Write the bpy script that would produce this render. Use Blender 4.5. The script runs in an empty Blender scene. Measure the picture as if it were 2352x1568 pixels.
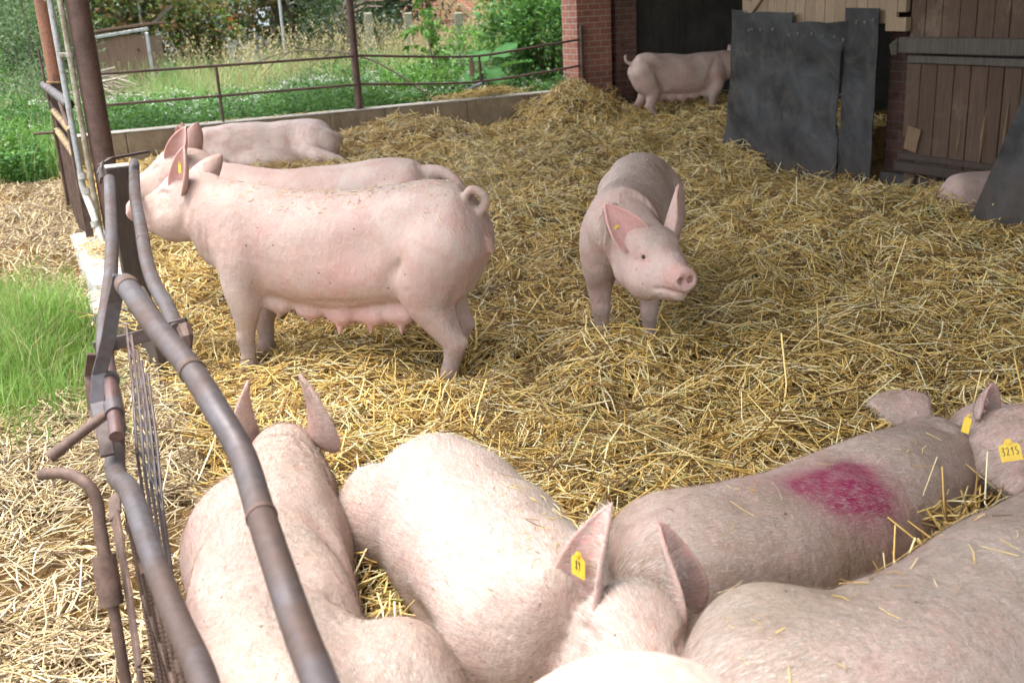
import bpy, math, random
import numpy as np
from mathutils import Vector, Matrix
random.seed(7)
RNG = np.random.default_rng(11)
S = bpy.context.scene
COL = S.collection
PI = math.pi

# ------------------------------------------------------------------ camera, world, sun, exposure
cam_d = bpy.data.cameras.new('camera')
cam = bpy.data.objects.new('camera', cam_d); COL.objects.link(cam)
cam_d.sensor_width = 36.0
cam_d.lens = 36.0 * 2400 / 2352
cam_d.clip_start = 0.05; cam_d.clip_end = 600
cam.matrix_world = Matrix.Translation((0, 0, 1.6)) @ Matrix.Rotation(math.radians(90 - 18.1), 4, 'X') @ Matrix.Rotation(math.radians(-3.0), 4, 'Z')
cam_d.dof.use_dof = True; cam_d.dof.focus_distance = 3.9; cam_d.dof.aperture_fstop = 5.0
S.camera = cam

SUN_EL, SUN_AZ = math.radians(78), math.radians(-100)   # high, on the yard side
world = bpy.data.worlds.new('World'); S.world = world; world.use_nodes = True
wn = world.node_tree
bgn = wn.nodes['Background']
sky = wn.nodes.new('ShaderNodeTexSky'); sky.sky_type = 'NISHITA'; sky.sun_disc = False
sky.sun_elevation = SUN_EL; sky.sun_rotation = SUN_AZ
sky.air_density = 1.0; sky.dust_density = 4.0; sky.ozone_density = 1.0
# overcast: the blue of a clear sky is mostly washed out by cloud
hsv = wn.nodes.new('ShaderNodeHueSaturation'); hsv.inputs['Saturation'].default_value = 0.4
wn.links.new(sky.outputs[0], hsv.inputs['Color'])
wn.links.new(hsv.outputs[0], bgn.inputs['Color'])
bgn.inputs['Strength'].default_value = 0.15
sun_d = bpy.data.lights.new('sun', 'SUN'); sun_d.energy = 0.85; sun_d.angle = math.radians(16); sun_d.color = (1.0, 0.97, 0.94)
sun = bpy.data.objects.new('sun', sun_d); COL.objects.link(sun)
sd = Vector((math.sin(SUN_AZ) * math.cos(SUN_EL), math.cos(SUN_AZ) * math.cos(SUN_EL), math.sin(SUN_EL)))
sun.rotation_euler = sd.to_track_quat('Z', 'Y').to_euler()
S.view_settings.view_transform = 'Standard'; S.view_settings.look = 'None'
S.view_settings.exposure = 2.5; S.view_settings.gamma = 1.0
S.render.engine = 'CYCLES'
S.cycles.use_denoising = True
S.cycles.max_bounces = 6; S.cycles.diffuse_bounces = 4; S.cycles.glossy_bounces = 2; S.cycles.transmission_bounces = 2
S.cycles.sample_clamp_indirect = 8

# ------------------------------------------------------------------ helpers
LOC = {}
def nrm(v): return v / (np.linalg.norm(v) + 1e-12)

class MB:
    """collects geometry for ONE mesh object"""
    def __init__(s): s.v = []; s.f = []; s.uv = []; s.n = 0; s.mi = []
    def add(s, verts, faces, uvs=None, mi=0):
        b = s.n
        s.v.append(np.asarray(verts, float).reshape(-1, 3)); s.n += len(s.v[-1])
        for k, f in enumerate(faces):
            s.f.append([i + b for i in f]); s.mi.append(mi)
            s.uv.append(uvs[k] if uvs else None)
        return s
    def box(s, c, size, ax=(1, 0, 0), up=(0, 0, 1), bevel=0.0, mi=0):
        x = nrm(np.array(ax, float)); z = np.array(up, float); z = nrm(z - x * (z @ x)); y = np.cross(z, x)
        hx, hy, hz = [q / 2 for q in size]; c = np.array(c, float)
        def P(a, b, d): return c + x * a + y * b + z * d
        b = min(bevel, hx * .9, hy * .9, hz * .9)
        if b <= 0:
            V = [P(i * hx, j * hy, k * hz) for i in (-1, 1) for j in (-1, 1) for k in (-1, 1)]
            F = [(0, 1, 3, 2), (4, 6, 7, 5), (0, 4, 5, 1), (2, 3, 7, 6), (0, 2, 6, 4), (1, 5, 7, 3)]
            D = [(hy, hz), (hy, hz), (hx, hz), (hx, hz), (hx, hy), (hx, hy)]
            loc = np.array([(i * hx, j * hy, k * hz) for i in (-1, 1) for j in (-1, 1) for k in (-1, 1)])
            pick = [(1, 2), (1, 2), (0, 2), (0, 2), (0, 1), (0, 1)]
            uv = [[(loc[i][pk[0]], loc[i][pk[1]]) for i in f] for f, pk in zip(F, pick)]
            return s.add(V, F, uv, mi)
        # chamfered box: 24 verts
        V = []; idx = {}
        for i in (-1, 1):
            for j in (-1, 1):
                for k in (-1, 1):
                    idx[i, j, k, 0] = len(V); V.append(P(i * hx, j * (hy - b), k * (hz - b)))
                    idx[i, j, k, 1] = len(V); V.append(P(i * (hx - b), j * hy, k * (hz - b)))
                    idx[i, j, k, 2] = len(V); V.append(P(i * (hx - b), j * (hy - b), k * hz))
        F = []
        for i in (-1, 1):
            q = [idx[i, -1, -1, 0], idx[i, 1, -1, 0], idx[i, 1, 1, 0], idx[i, -1, 1, 0]]; F.append(q if i > 0 else q[::-1])
            q = [idx[-1, i, -1, 1], idx[-1, i, 1, 1], idx[1, i, 1, 1], idx[1, i, -1, 1]]; F.append(q if i > 0 else q[::-1])
            q = [idx[-1, -1, i, 2], idx[1, -1, i, 2], idx[1, 1, i, 2], idx[-1, 1, i, 2]]; F.append(q if i > 0 else q[::-1])
        for i in (-1, 1):
            for j in (-1, 1):
                F.append([idx[i, j, -1, 0], idx[i, j, -1, 1], idx[i, j, 1, 1], idx[i, j, 1, 0]])
                F.append([idx[i, -1, j, 0], idx[i, -1, j, 2], idx[i, 1, j, 2], idx[i, 1, j, 0]])
                F.append([idx[-1, i, j, 1], idx[-1, i, j, 2], idx[1, i, j, 2], idx[1, i, j, 1]])
                for k in (-1, 1): F.append([idx[i, j, k, 0], idx[i, j, k, 1], idx[i, j, k, 2]])
        xyz = np.array([[(np.array(p) - c) @ x, (np.array(p) - c) @ y, (np.array(p) - c) @ z] for p in V])
        uv = []
        for f in F:
            a = xyz[f[0]]; n = np.abs(np.cross(xyz[f[1]] - a, xyz[f[2]] - a)); m = int(np.argmax(n))
            pk = [(1, 2), (0, 2), (0, 1)][m]; uv.append([(xyz[i][pk[0]], xyz[i][pk[1]]) for i in f])
        return s.add(V, F, uv, mi)
    def tube(s, path, r, n=10, caps=True, sub=0, mi=0, ell=1.0):
        P = np.array(path, float)
        R = np.full(len(P), r, float) if np.isscalar(r) else np.array(r, float)
        if sub:
            P, R = cr(np.column_stack([P, R]), sub)[:, :3], cr(np.column_stack([P, R]), sub)[:, 3]
        T = np.gradient(P, axis=0); T /= np.linalg.norm(T, axis=1)[:, None] + 1e-12
        a = np.array([0, 0, 1.0]) if abs(T[0][2]) < .9 else np.array([1.0, 0, 0])
        u = nrm(np.cross(T[0], a)); V = []
        for i in range(len(P)):
            u = nrm(u - T[i] * (u @ T[i])); w = np.cross(T[i], u)
            for k in range(n):
                t = 2 * PI * k / n; V.append(P[i] + R[i] * (math.cos(t) * u * ell + math.sin(t) * w))
        F = []
        for i in range(len(P) - 1):
            for k in range(n):
                k2 = (k + 1) % n; F.append((i * n + k, i * n + k2, (i + 1) * n + k2, (i + 1) * n + k))
        if caps:
            F.append(tuple(range(n))[::-1]); F.append(tuple((len(P) - 1) * n + k for k in range(n)))
        return s.add(V, F, None, mi)
    def build(s, name, mat, parent=None, loc=None, smooth=False, label=None):
        V = np.concatenate(s.v); base = np.array(loc if loc is not None else (LOC[parent.name] if parent else (0, 0, 0)), float)
        me = bpy.data.meshes.new(name); me.from_pydata((V - base).tolist(), [], s.f)
        if any(u is not None for u in s.uv):
            ul = me.uv_layers.new(name='uv'); flat = []
            for f, u in zip(s.f, s.uv): flat.extend(u if u is not None else [(0, 0)] * len(f))
            ul.data.foreach_set('uv', np.array(flat, np.float32).ravel())
        mats = mat if isinstance(mat, (list, tuple)) else [mat]
        for m in mats: me.materials.append(m)
        if len(mats) > 1: me.polygons.foreach_set('material_index', s.mi)
        if smooth: me.polygons.foreach_set('use_smooth', [True] * len(me.polygons)); me.set_sharp_from_angle(angle=math.radians(40))
        o = bpy.data.objects.new(name, me); COL.objects.link(o)
        if parent: o.parent = parent
        elif loc is not None: o.location = loc
        LOC[o.name] = base
        if label: o['label'] = label
        return o

def cr(P, sub):
    """Catmull-Rom resample"""
    P = np.asarray(P, float); Q = np.vstack([2 * P[0] - P[1], P, 2 * P[-1] - P[-2]]); out = []
    for i in range(1, len(Q) - 2):
        for t in np.linspace(0, 1, sub, endpoint=False):
            a, b, c, d = Q[i - 1], Q[i], Q[i + 1], Q[i + 2]
            out.append(.5 * (2 * b + (c - a) * t + (2 * a - 5 * b + 4 * c - d) * t * t + (3 * b - a - 3 * c + d) * t ** 3))
    out.append(P[-1]); return np.array(out)

def tag(o, label=None, cat=None, group=None, kind=None):
    if label: o['label'] = label
    if cat: o['category'] = cat
    if group: o['group'] = group
    if kind: o['kind'] = kind
    return o
def thing(name, label, cat, loc, group=None):
    o = bpy.data.objects.new(name, None); COL.objects.link(o); o.location = loc; o.empty_display_size = .1
    LOC[o.name] = np.array(loc, float); return tag(o, label, cat, group)

def raw_mesh(name, V, tris=None, quads=None, mat=None, parent=None, loc=(0, 0, 0), smooth=False, attr=None):
    """fast mesh from numpy arrays"""
    me = bpy.data.meshes.new(name); V = np.asarray(V, np.float32)
    if parent is not None: loc = LOC[parent.name]
    V = V - np.asarray(loc, np.float32)
    me.vertices.add(len(V)); me.vertices.foreach_set('co', V.ravel())
    loops = []; starts = []; tot = 0; cnt = 0
    if quads is not None and len(quads):
        q = np.asarray(quads, np.int32); loops.append(q.ravel()); starts.append(np.arange(len(q)) * 4); tot += q.size; cnt += len(q)
    if tris is not None and len(tris):
        t = np.asarray(tris, np.int32); loops.append(t.ravel()); starts.append(tot + np.arange(len(t)) * 3); tot += t.size; cnt += len(t)
    me.loops.add(tot); me.loops.foreach_set('vertex_index', np.concatenate(loops))
    me.polygons.add(cnt); me.polygons.foreach_set('loop_start', np.concatenate(starts).astype(np.int32))
    me.update(calc_edges=True)
    if smooth: me.polygons.foreach_set('use_smooth', np.ones(cnt, bool))
    if attr is not None:
        ca = me.color_attributes.new('mask', 'FLOAT_COLOR', 'POINT'); ca.data.foreach_set('color', np.asarray(attr, np.float32).ravel())
    if mat: me.materials.append(mat)
    o = bpy.data.objects.new(name, me); COL.objects.link(o)
    if parent is not None: o.parent = parent
    else: o.location = loc
    LOC[o.name] = np.array(loc, float)
    return o

# value noise
def vnoise(x, y, seed=0):
    xi = np.floor(x).astype(np.int64); yi = np.floor(y).astype(np.int64); fx = x - xi; fy = y - yi
    def h(a, b):
        n = (a * 374761393 + b * 668265263 + seed * 974634777) & 0xffffffff
        n = ((n ^ (n >> 13)) * 1274126177) & 0xffffffff
        return ((n ^ (n >> 16)) & 0xffff) / 65535.0
    ux = fx * fx * (3 - 2 * fx); uy = fy * fy * (3 - 2 * fy)
    return (h(xi, yi) * (1 - ux) + h(xi + 1, yi) * ux) * (1 - uy) + (h(xi, yi + 1) * (1 - ux) + h(xi + 1, yi + 1) * ux) * uy

# ------------------------------------------------------------------ materials
class Mat:
    def __init__(s, name, rough=.8, spec=.3, metal=0.0):
        s.m = bpy.data.materials.new(name); s.m.use_nodes = True; s.t = s.m.node_tree
        s.b = s.t.nodes['Principled BSDF']; s.b.inputs['Roughness'].default_value = rough
        s.b.inputs['Specular IOR Level'].default_value = spec; s.b.inputs['Metallic'].default_value = metal
        s._co = None
    def n(s, typ, **kw):
        nd = s.t.nodes.new(typ)
        for k, v in kw.items(): setattr(nd, k, v)
        return nd
    def link(s, a, b): s.t.links.new(a, b)
    def co(s, kind='Object', scale=(1, 1, 1)):
        tc = s.n('ShaderNodeTexCoord'); mp = s.n('ShaderNodeMapping'); mp.inputs['Scale'].default_value = scale
        s.link(tc.outputs[kind], mp.inputs[0]); return mp.outputs[0]
    def noise(s, scale, detail=4, rough=.55, co=None, dist=0):
        nd = s.n('ShaderNodeTexNoise'); nd.inputs['Scale'].default_value = scale; nd.inputs['Detail'].default_value = detail
        nd.inputs['Roughness'].default_value = rough; nd.inputs['Distortion'].default_value = dist
        s.link(co if co is not None else s.co(), nd.inputs['Vector']); return nd.outputs['Fac']
    def ramp(s, fac, stops, interp='LINEAR'):
        nd = s.n('ShaderNodeValToRGB'); cr_ = nd.color_ramp; cr_.interpolation = interp
        while len(cr_.elements) < len(stops): cr_.elements.new(.5)
        for e, (p, c) in zip(cr_.elements, stops): e.position = p; e.color = (c, c, c, 1) if np.isscalar(c) else (*c, 1)
        s.link(fac, nd.inputs[0]); return nd.outputs[0]
    def mix(s, fac, a, b, mode='MIX'):
        nd = s.n('ShaderNodeMix', data_type='RGBA', blend_type=mode)
        for k, v in ((0, fac), (6, a), (7, b)):
            inp = nd.inputs[k]
            if hasattr(v, 'is_linked'): s.link(v, inp)
            elif np.isscalar(v): inp.default_value = v if k == 0 else (v, v, v, 1)
            else: inp.default_value = (*v, 1)
        return nd.outputs[2]
    def math(s, op, a, b=None, clamp=False):
        nd = s.n('ShaderNodeMath', operation=op); nd.use_clamp = clamp
        for i, v in enumerate((a, b)):
            if v is None: continue
            if hasattr(v, 'is_linked'): s.link(v, nd.inputs[i])
            else: nd.inputs[i].default_value = v
        return nd.outputs[0]
    def bump(s, h, strength=.5, dist=.01, prev=None):
        nd = s.n('ShaderNodeBump'); nd.inputs['Strength'].default_value = strength; nd.inputs['Distance'].default_value = dist
        s.link(h, nd.inputs['Height'])
        if prev is not None: s.link(prev, nd.inputs['Normal'])
        s.link(nd.outputs[0], s.b.inputs['Normal']); return nd.outputs[0]
    def color(s, c):
        if hasattr(c, 'is_linked'): s.link(c, s.b.inputs['Base Color'])
        else: s.b.inputs['Base Color'].default_value = (*c, 1)
    def rough(s, r): s.link(r, s.b.inputs['Roughness'])
    def island(s): return s.n('ShaderNodeNewGeometry').outputs['Random Per Island']
    def objrand(s): return s.n('ShaderNodeObjectInfo').outputs['Random']

# ------------------------------------------------------------------ pigs
def skin_mat(name, soil=0.25, pale=0.5, spray=False, gain=1.0, soil_col=(0.30, 0.21, 0.15), grey=0.3):
    M = Mat(name, rough=.62, spec=.25)
    at = M.n('ShaderNodeVertexColor', layer_name='mask'); sp = M.n('ShaderNodeSeparateColor'); M.link(at.outputs[0], sp.inputs[0])
    pinkm, dirtm, spraym = sp.outputs[0], sp.outputs[1], sp.outputs[2]
    n1 = M.noise(2.6, 5, .6); n2 = M.noise(9, 5, .65); n3 = M.noise(55, 4, .7); n4 = M.noise(210, 2, .6)
    pk = tuple(np.array((.39, .24, .205)) * gain); pl = tuple(np.array((.455, .355, .305)) * gain)
    base = M.mix(M.ramp(n1, [(.40, 0), (.60, 1)]), tuple(np.array(pk) * (1 - pale) + np.array(pl) * pale), pl)
    blot = M.ramp(n2, [(.46, 0), (.66, 1)])
    base = M.mix(M.math('MULTIPLY', blot, .6), base, (.40, .215, .18))
    base = M.mix(M.math('MULTIPLY', pinkm, .8), base, (.54, .28, .25))
    # soil: blotches of dried muck broken up by hair-fine speckle
    s1 = M.ramp(M.noise(3.1, 6, .68, dist=.4), [(.44, 0), (.66, 1)])
    s2 = M.ramp(M.math('ADD', M.math('MULTIPLY', n3, .6), M.math('MULTIPLY', n4, .5)), [(.43, 0), (.66, 1)])
    so = M.math('MULTIPLY', M.math('MULTIPLY', s1, M.math('ADD', M.math('MULTIPLY', s2, .75), .25)), soil * 2.2, clamp=True)
    base = M.mix(so, base, soil_col)
    fine = M.ramp(n4, [(.35, 0), (.7, 1)])
    base = M.mix(M.math('MULTIPLY', fine, .10 + .15 * grey), base, (.40, .32, .26))
    tanm = M.math('SUBTRACT', 1.0, at.outputs[1])
    strk = M.ramp(M.noise(26, 6, .75, co=M.co('Object', (1, 1, 2.2)), dist=.5), [(.33, .35), (.66, 1)])
    base = M.mix(M.math('MULTIPLY', tanm, strk), base, (.225, .18, .145))
    dm = M.math('MULTIPLY', dirtm, M.math('ADD', M.math('MULTIPLY', n3, .9), .35), clamp=True)
    base = M.mix(dm, base, (.17, .105, .07))
    # flies' specks and scabs
    vo = M.n('ShaderNodeTexVoronoi'); vo.inputs['Scale'].default_value = 13.0; M.link(M.co(), vo.inputs['Vector'])
    spk = M.ramp(vo.outputs['Distance'], [(.040, 1), (.062, 0)])
    base = M.mix(M.math('MULTIPLY', spk, .9), base, (.03, .022, .02))
    if spray:
        sf = M.math('MULTIPLY', spraym, M.math('ADD', M.math('MULTIPLY', M.ramp(M.noise(24, 6, .75), [(.25, 0), (.7, 1)]), .55), .55), clamp=True)
        base = M.mix(sf, base, (.19, .006, .05))
    M.color(base)
    M.link(M.math('ADD', M.math('MULTIPLY', pinkm, .35), .10), M.b.inputs['Subsurface Weight']); M.b.inputs['Subsurface Radius'].default_value = (1, .35, .2)
    M.b.inputs['Subsurface Scale'].default_value = .012
    wr = M.noise(38, 4, .6, co=M.co('Object', (1, 1, .45)))
    b1 = M.bump(wr, .5, .014)
    b2 = M.bump(M.noise(11, 4, .6), .25, .03, b1)
    M.bump(n4, .45, .002, b2)
    return M.m

def smin(a, b, k):
    h = np.clip(.5 + .5 * (b - a) / k, 0, 1)
    return b * (1 - h) + a * h - k * h * (1 - h)

def unit1(v): return v / np.linalg.norm(v)

class SDF:
    def __init__(s, lo, hi, h):
        s.lo = np.array(lo, np.float32); s.h = h; s.n = np.ceil((np.array(hi) - lo) / h).astype(int) + 1
        s.x = (lo[0] + np.arange(s.n[0]) * h).astype(np.float32); s.y = (lo[1] + np.arange(s.n[1]) * h).astype(np.float32); s.z = (lo[2] + np.arange(s.n[2]) * h).astype(np.float32)
        s.D = np.full(s.n, 1.0, np.float32)
    def blk(s, lo, hi):
        a = np.clip(np.floor((np.array(lo) - s.lo) / s.h).astype(int), 0, s.n); b = np.clip(np.ceil((np.array(hi) - s.lo) / s.h).astype(int) + 1, 0, s.n)
        sl = tuple(slice(i, j) for i, j in zip(a, b)); return sl, np.meshgrid(s.x[sl[0]], s.y[sl[1]], s.z[sl[2]], indexing='ij', sparse=True)
    def put(s, sl, d, k, sub=False):
        if s.D[sl].size == 0: return
        if sub: s.D[sl] = -smin(-s.D[sl], d, k)
        else: s.D[sl] = smin(s.D[sl], d.astype(np.float32), k)
    def cone(s, a, b, ra, rb, k=.04, sub=False, flat=None):
        a = np.array(a, float); b = np.array(b, float); m = max(ra, rb) + k * 1.5 + .01
        sl, (X, Y, Z) = s.blk(np.minimum(a, b) - m, np.maximum(a, b) + m)
        ab = b - a; L = ab @ ab + 1e-9
        t = np.clip(((X - a[0]) * ab[0] + (Y - a[1]) * ab[1] + (Z - a[2]) * ab[2]) / L, 0, 1)
        d = np.sqrt((X - a[0] - t * ab[0]) ** 2 + (Y - a[1] - t * ab[1]) ** 2 + (Z - a[2] - t * ab[2]) ** 2) - (ra + (rb - ra) * t)
        s.put(sl, d if not sub else d, k, sub)
    def chain(s, pts, k=.04):
        """pts: x,y,z,r; smoothly curved"""
        P = cr(np.array(pts, float), 5); m = P[:, 3].max() + k * 1.5 + .01
        sl, (X, Y, Z) = s.blk(P[:, :3].min(0) - m, P[:, :3].max(0) + m); best = None
        for p, q in zip(P[:-1], P[1:]):
            ab = q[:3] - p[:3]; t = np.clip(((X - p[0]) * ab[0] + (Y - p[1]) * ab[1] + (Z - p[2]) * ab[2]) / (ab @ ab + 1e-9), 0, 1)
            d = np.sqrt((X - p[0] - t * ab[0]) ** 2 + (Y - p[1] - t * ab[1]) ** 2 + (Z - p[2] - t * ab[2]) ** 2) - (p[3] + (q[3] - p[3]) * t)
            best = d if best is None else smin(best, d, .006)
        s.put(sl, best, k)
    def ell(s, c, r, R=None, k=.05, sub=False):
        c = np.array(c, float); r = np.array(r, float); R = np.eye(3) if R is None else np.array(R); m = max(r) + k * 1.5 + .01
        sl, (X, Y, Z) = s.blk(c - m, c + m); x, y, z = X - c[0], Y - c[1], Z - c[2]
        u = (x * R[0, 0] + y * R[1, 0] + z * R[2, 0]) / r[0]; v = (x * R[0, 1] + y * R[1, 1] + z * R[2, 1]) / r[1]; w = (x * R[0, 2] + y * R[1, 2] + z * R[2, 2]) / r[2]
        q = np.sqrt(u * u + v * v + w * w) + 1e-5; l = np.sqrt(x * x + y * y + z * z)
        s.put(sl, np.where(l < 1e-4, -min(r), l * (1 - 1 / q)), k, sub)
    def dent(s, c, r, amp):
        c = np.array(c, float); sl, (X, Y, Z) = s.blk(c - 2.2 * r, c + 2.2 * r)
        s.D[sl] += amp * np.exp(-((X - c[0]) ** 2 + (Y - c[1]) ** 2 + (Z - c[2]) ** 2) / (r * r))
    def crease(s, path, r, amp):
        P = cr(np.array(path, float), 6); m = r * 2.4
        sl, (X, Y, Z) = s.blk(P.min(0) - m, P.max(0) + m); best = None
        for a, b in zip(P[:-1], P[1:]):
            ab = b - a; t = np.clip(((X - a[0]) * ab[0] + (Y - a[1]) * ab[1] + (Z - a[2]) * ab[2]) / (ab @ ab + 1e-9), 0, 1)
            d = (X - a[0] - t * ab[0]) ** 2 + (Y - a[1] - t * ab[1]) ** 2 + (Z - a[2] - t * ab[2]) ** 2; best = d if best is None else np.minimum(best, d)
        e = np.minimum(np.linspace(0, 1, 3)[1], 1)
        s.D[sl] += (amp * np.exp(-best / (r * r))).astype(np.float32)
    def muscle(s, amp, seed=0):
        r_ = np.random.default_rng(seed); X, Y, Z = s.x[:, None, None], s.y[None, :, None], s.z[None, None, :]
        for k in range(9):
            f = unit1(r_.normal(0, 1, 3)) * 2 * PI / r_.uniform(.2, .55); s.D += (amp / 3 * np.sin(f[0] * X + f[1] * Y + f[2] * Z + r_.uniform(0, 6))).astype(np.float32)
    def trunk(s, spine, cap=(.16, .10), k=.06, ex=2.2):
        """spine rows: x, y, zc, rz, ry, roll"""
        P = cr(np.array(spine, float), 14); seg = np.linalg.norm(np.diff(P[:, :2], axis=0), axis=1); sa = np.concatenate([[0], np.cumsum(seg)]); L = sa[-1]
        T = np.gradient(P[:, :2], axis=0); T /= np.linalg.norm(T, axis=1)[:, None]
        X, Y = np.meshgrid(s.x, s.y, indexing='ij'); q = np.column_stack([X.ravel(), Y.ravel()])
        d2 = ((q[:, None, :] - P[None, :, :2]) ** 2).sum(2); i = d2.argmin(1)
        dv = q - P[i, :2]; along = (dv * T[i]).sum(1); lat = dv[:, 1] * T[i, 0] - dv[:, 0] * T[i, 1]
        ss = sa[i] + along; over = np.maximum(np.maximum(-ss, ss - L), 0); sc = np.clip(ss, 0, L)
        zc, rz, ry, ro = [np.interp(sc, sa, P[:, j]) for j in (2, 3, 4, 5)]
        f = np.sqrt(np.clip(1 - np.clip((cap[0] - sc) / cap[0], 0, 1) ** 2, .02, 1)) * np.sqrt(np.clip(1 - np.clip((sc - L + cap[1]) / cap[1], 0, 1) ** 2, .02, 1))
        rz = rz * f; ry = ry * f
        sh = (len(s.x), len(s.y), 1); g = lambda a: a.astype(np.float32).reshape(sh)
        dz = s.z[None, None, :] - g(zc); n = g(lat); c, sn = np.cos(g(ro)), np.sin(g(ro))
        a = n * c + dz * sn; b = -n * sn + dz * c
        qq = ((np.abs(a) / g(ry)) ** ex + (np.abs(b) / g(rz)) ** ex) ** (1 / ex) + 1e-5; l = np.sqrt(a * a + b * b)
        d = np.where(l < 1e-4, -.1, l * (1 - 1 / qq)); d = np.maximum(d, -.25); d = np.sqrt(np.maximum(d, 0) ** 2 + g(over) ** 2) + np.minimum(d + g(over) * 0, 0) * (g(over) <= 0)
        s.D = smin(s.D, d.astype(np.float32), k)
    def mesh(s, smooth=2):
        D = s.D; sg = D < 0; n = D.shape
        c = sum(sg[i:n[0] - 1 + i, j:n[1] - 1 + j, k:n[2] - 1 + k].astype(np.int8) for i in (0, 1) for j in (0, 1) for k in (0, 1))
        act = (c > 0) & (c < 8); ijk = np.argwhere(act); idx = np.full(act.shape, -1, np.int32); idx[act] = np.arange(len(ijk))
        cor = np.array([(i, j, k) for i in (0, 1) for j in (0, 1) for k in (0, 1)])
        val = np.stack([D[ijk[:, 0] + o[0], ijk[:, 1] + o[1], ijk[:, 2] + o[2]] for o in cor], 1)
        acc = np.zeros((len(ijk), 3)); cnt = np.zeros(len(ijk))
        for a in range(8):
            for b in range(a + 1, 8):
                if np.abs(cor[a] - cor[b]).sum() != 1: continue
                va, vb = val[:, a], val[:, b]; m = (va < 0) != (vb < 0); t = np.where(m, va / np.where(m, va - vb, 1), 0)
                acc += m[:, None] * (cor[a] + t[:, None] * (cor[b] - cor[a])); cnt += m
        V = s.lo + (ijk + acc / cnt[:, None]) * s.h
        Q = []
        for ax in range(3):
            u, v = [(1, 2), (2, 0), (0, 1)][ax]
            sl0 = [slice(1, -1)] * 3; sl0[ax] = slice(0, -1); sl1 = [slice(1, -1)] * 3; sl1[ax] = slice(1, None)
            A = sg[tuple(sl0)]; B = sg[tuple(sl1)]; e = np.argwhere(A != B); e0 = e.copy()
            off = np.ones(3, int); off[ax] = 0; e = e + off
            fl = A[tuple(e0.T)]
            def cell(du, dv):
                w = e.copy(); w[:, u] -= du; w[:, v] -= dv; return idx[tuple(w.T)]
            q = np.stack([cell(1, 1), cell(0, 1), cell(0, 0), cell(1, 0)], 1); q[~fl] = q[~fl][:, ::-1]; Q.append(q)
        Q = np.concatenate(Q); Q = Q[(Q >= 0).all(1)]
        E = np.concatenate([Q[:, [0, 1]], Q[:, [1, 2]], Q[:, [2, 3]], Q[:, [3, 0]]]); E = np.concatenate([E, E[:, ::-1]])
        dg = np.bincount(E[:, 0], minlength=len(V))[:, None] + 1e-9
        for _ in range(smooth):
            av = np.column_stack([np.bincount(E[:, 0], V[E[:, 1], j], len(V)) for j in range(3)]) / dg; V = V * .45 + av * .55
        return V, Q

def rot(yaw=0, pitch=0, roll=0):
    """x forward; pitch up positive; degrees"""
    y, p, r = map(math.radians, (yaw, pitch, roll))
    return np.array(Matrix.Rotation(y, 3, 'Z') @ Matrix.Rotation(-p, 3, 'Y') @ Matrix.Rotation(r, 3, 'X'))

def head(g, c, R, sc=1.0, fine=True):
    """head with snout; c = centre of the cranium, R columns = forward, left, up"""
    def P(x, y, z): return np.array(c) + R @ (np.array([x, y, z]) * sc)
    def C(a, b, ra, rb, k=.04, sub=False): g.cone(P(*a), P(*b), ra * sc, rb * sc, k * sc, sub)
    C((-.04, 0, .005), (.05, 0, .018), .108, .102, .07)
    C((.05, 0, .012), (.16, 0, -.045), .100, .082, .05)
    C((.16, 0, -.045), (.25, 0, -.072), .080, .068, .04)
    C((.25, 0, -.072), (.325, 0, -.074), .066, .060, .03)
    for s_ in (1, -1):
        C((-.04, s_ * .055, -.09), (.08, s_ * .055, -.105), .105, .092, .06)       # jowl
        C((.08, s_ * .052, -.108), (.2, s_ * .032, -.125), .082, .052, .05)
        C((.05, s_ * .055, .055), (.10, s_ * .058, .042), .034, .028, .03)         # brow
        C((.12, s_ * .066, -.035), (.17, s_ * .055, -.055), .036, .030, .03)       # cheek bone
    C((.17, 0, -.13), (.285, 0, -.142), .058, .040, .035)                          # lower jaw
    if fine:
        g.ell(P(.338, 0, -.070), np.array((.019, .066, .061)) * sc, R, .006 * sc)  # flat snout disc with a rim
        g.ell(P(.366, 0, -.066), np.array((.012, .045, .04)) * sc, R, .012 * sc, True)
        g.crease([P(.305, s_ * .06, -.05) for s_ in (-1, 1)] if False else [P(.312, -.062, -.08), P(.312, -.045, -.025), P(.312, 0, -.006), P(.312, .045, -.025), P(.312, .062, -.08)], .011 * sc, .0055 * sc)
        for s_ in (1, -1):
            C((.33, s_ * .023, -.068), (.375, s_ * .025, -.066), .0125, .0155, .006, True)
            C((.335, s_ * .02, -.126), (.26, s_ * .064, -.118), .0045, .0055, .006, True)   # mouth line
            C((.26, s_ * .064, -.118), (.205, s_ * .086, -.124), .0055, .004, .006, True)
            g.crease([P(.08, s_ * .101, .036), P(.112, s_ * .094, .042), P(.145, s_ * .082, .026)], .012 * sc, .012 * sc)   # upper lid fold
            g.crease([P(.082, s_ * .101, -.008), P(.115, s_ * .094, -.022), P(.152, s_ * .082, -.016)], .012 * sc, .012 * sc)
            g.ell(P(.113, s_ * .080, .010), np.array((.024, .018, .020)) * sc, R, .012 * sc)
            C((.097, s_ * .103, .012), (.134, s_ * .092, .004), .0052, .0052, .003, True)   # eye slit
            for k in range(3): g.crease([P(.225 + .022 * k, s_ * .045, -.018), P(.235 + .022 * k, s_ * .068, -.05), P(.24 + .022 * k, s_ * .07, -.09)], .008 * sc, .0035 * sc)   # snout wrinkles
            g.crease([P(-.06, s_ * .15, .03), P(-.03, s_ * .165, -.06), P(.02, s_ * .15, -.16)], .022 * sc, .010 * sc)     # fold behind the jowl
    return P

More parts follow.
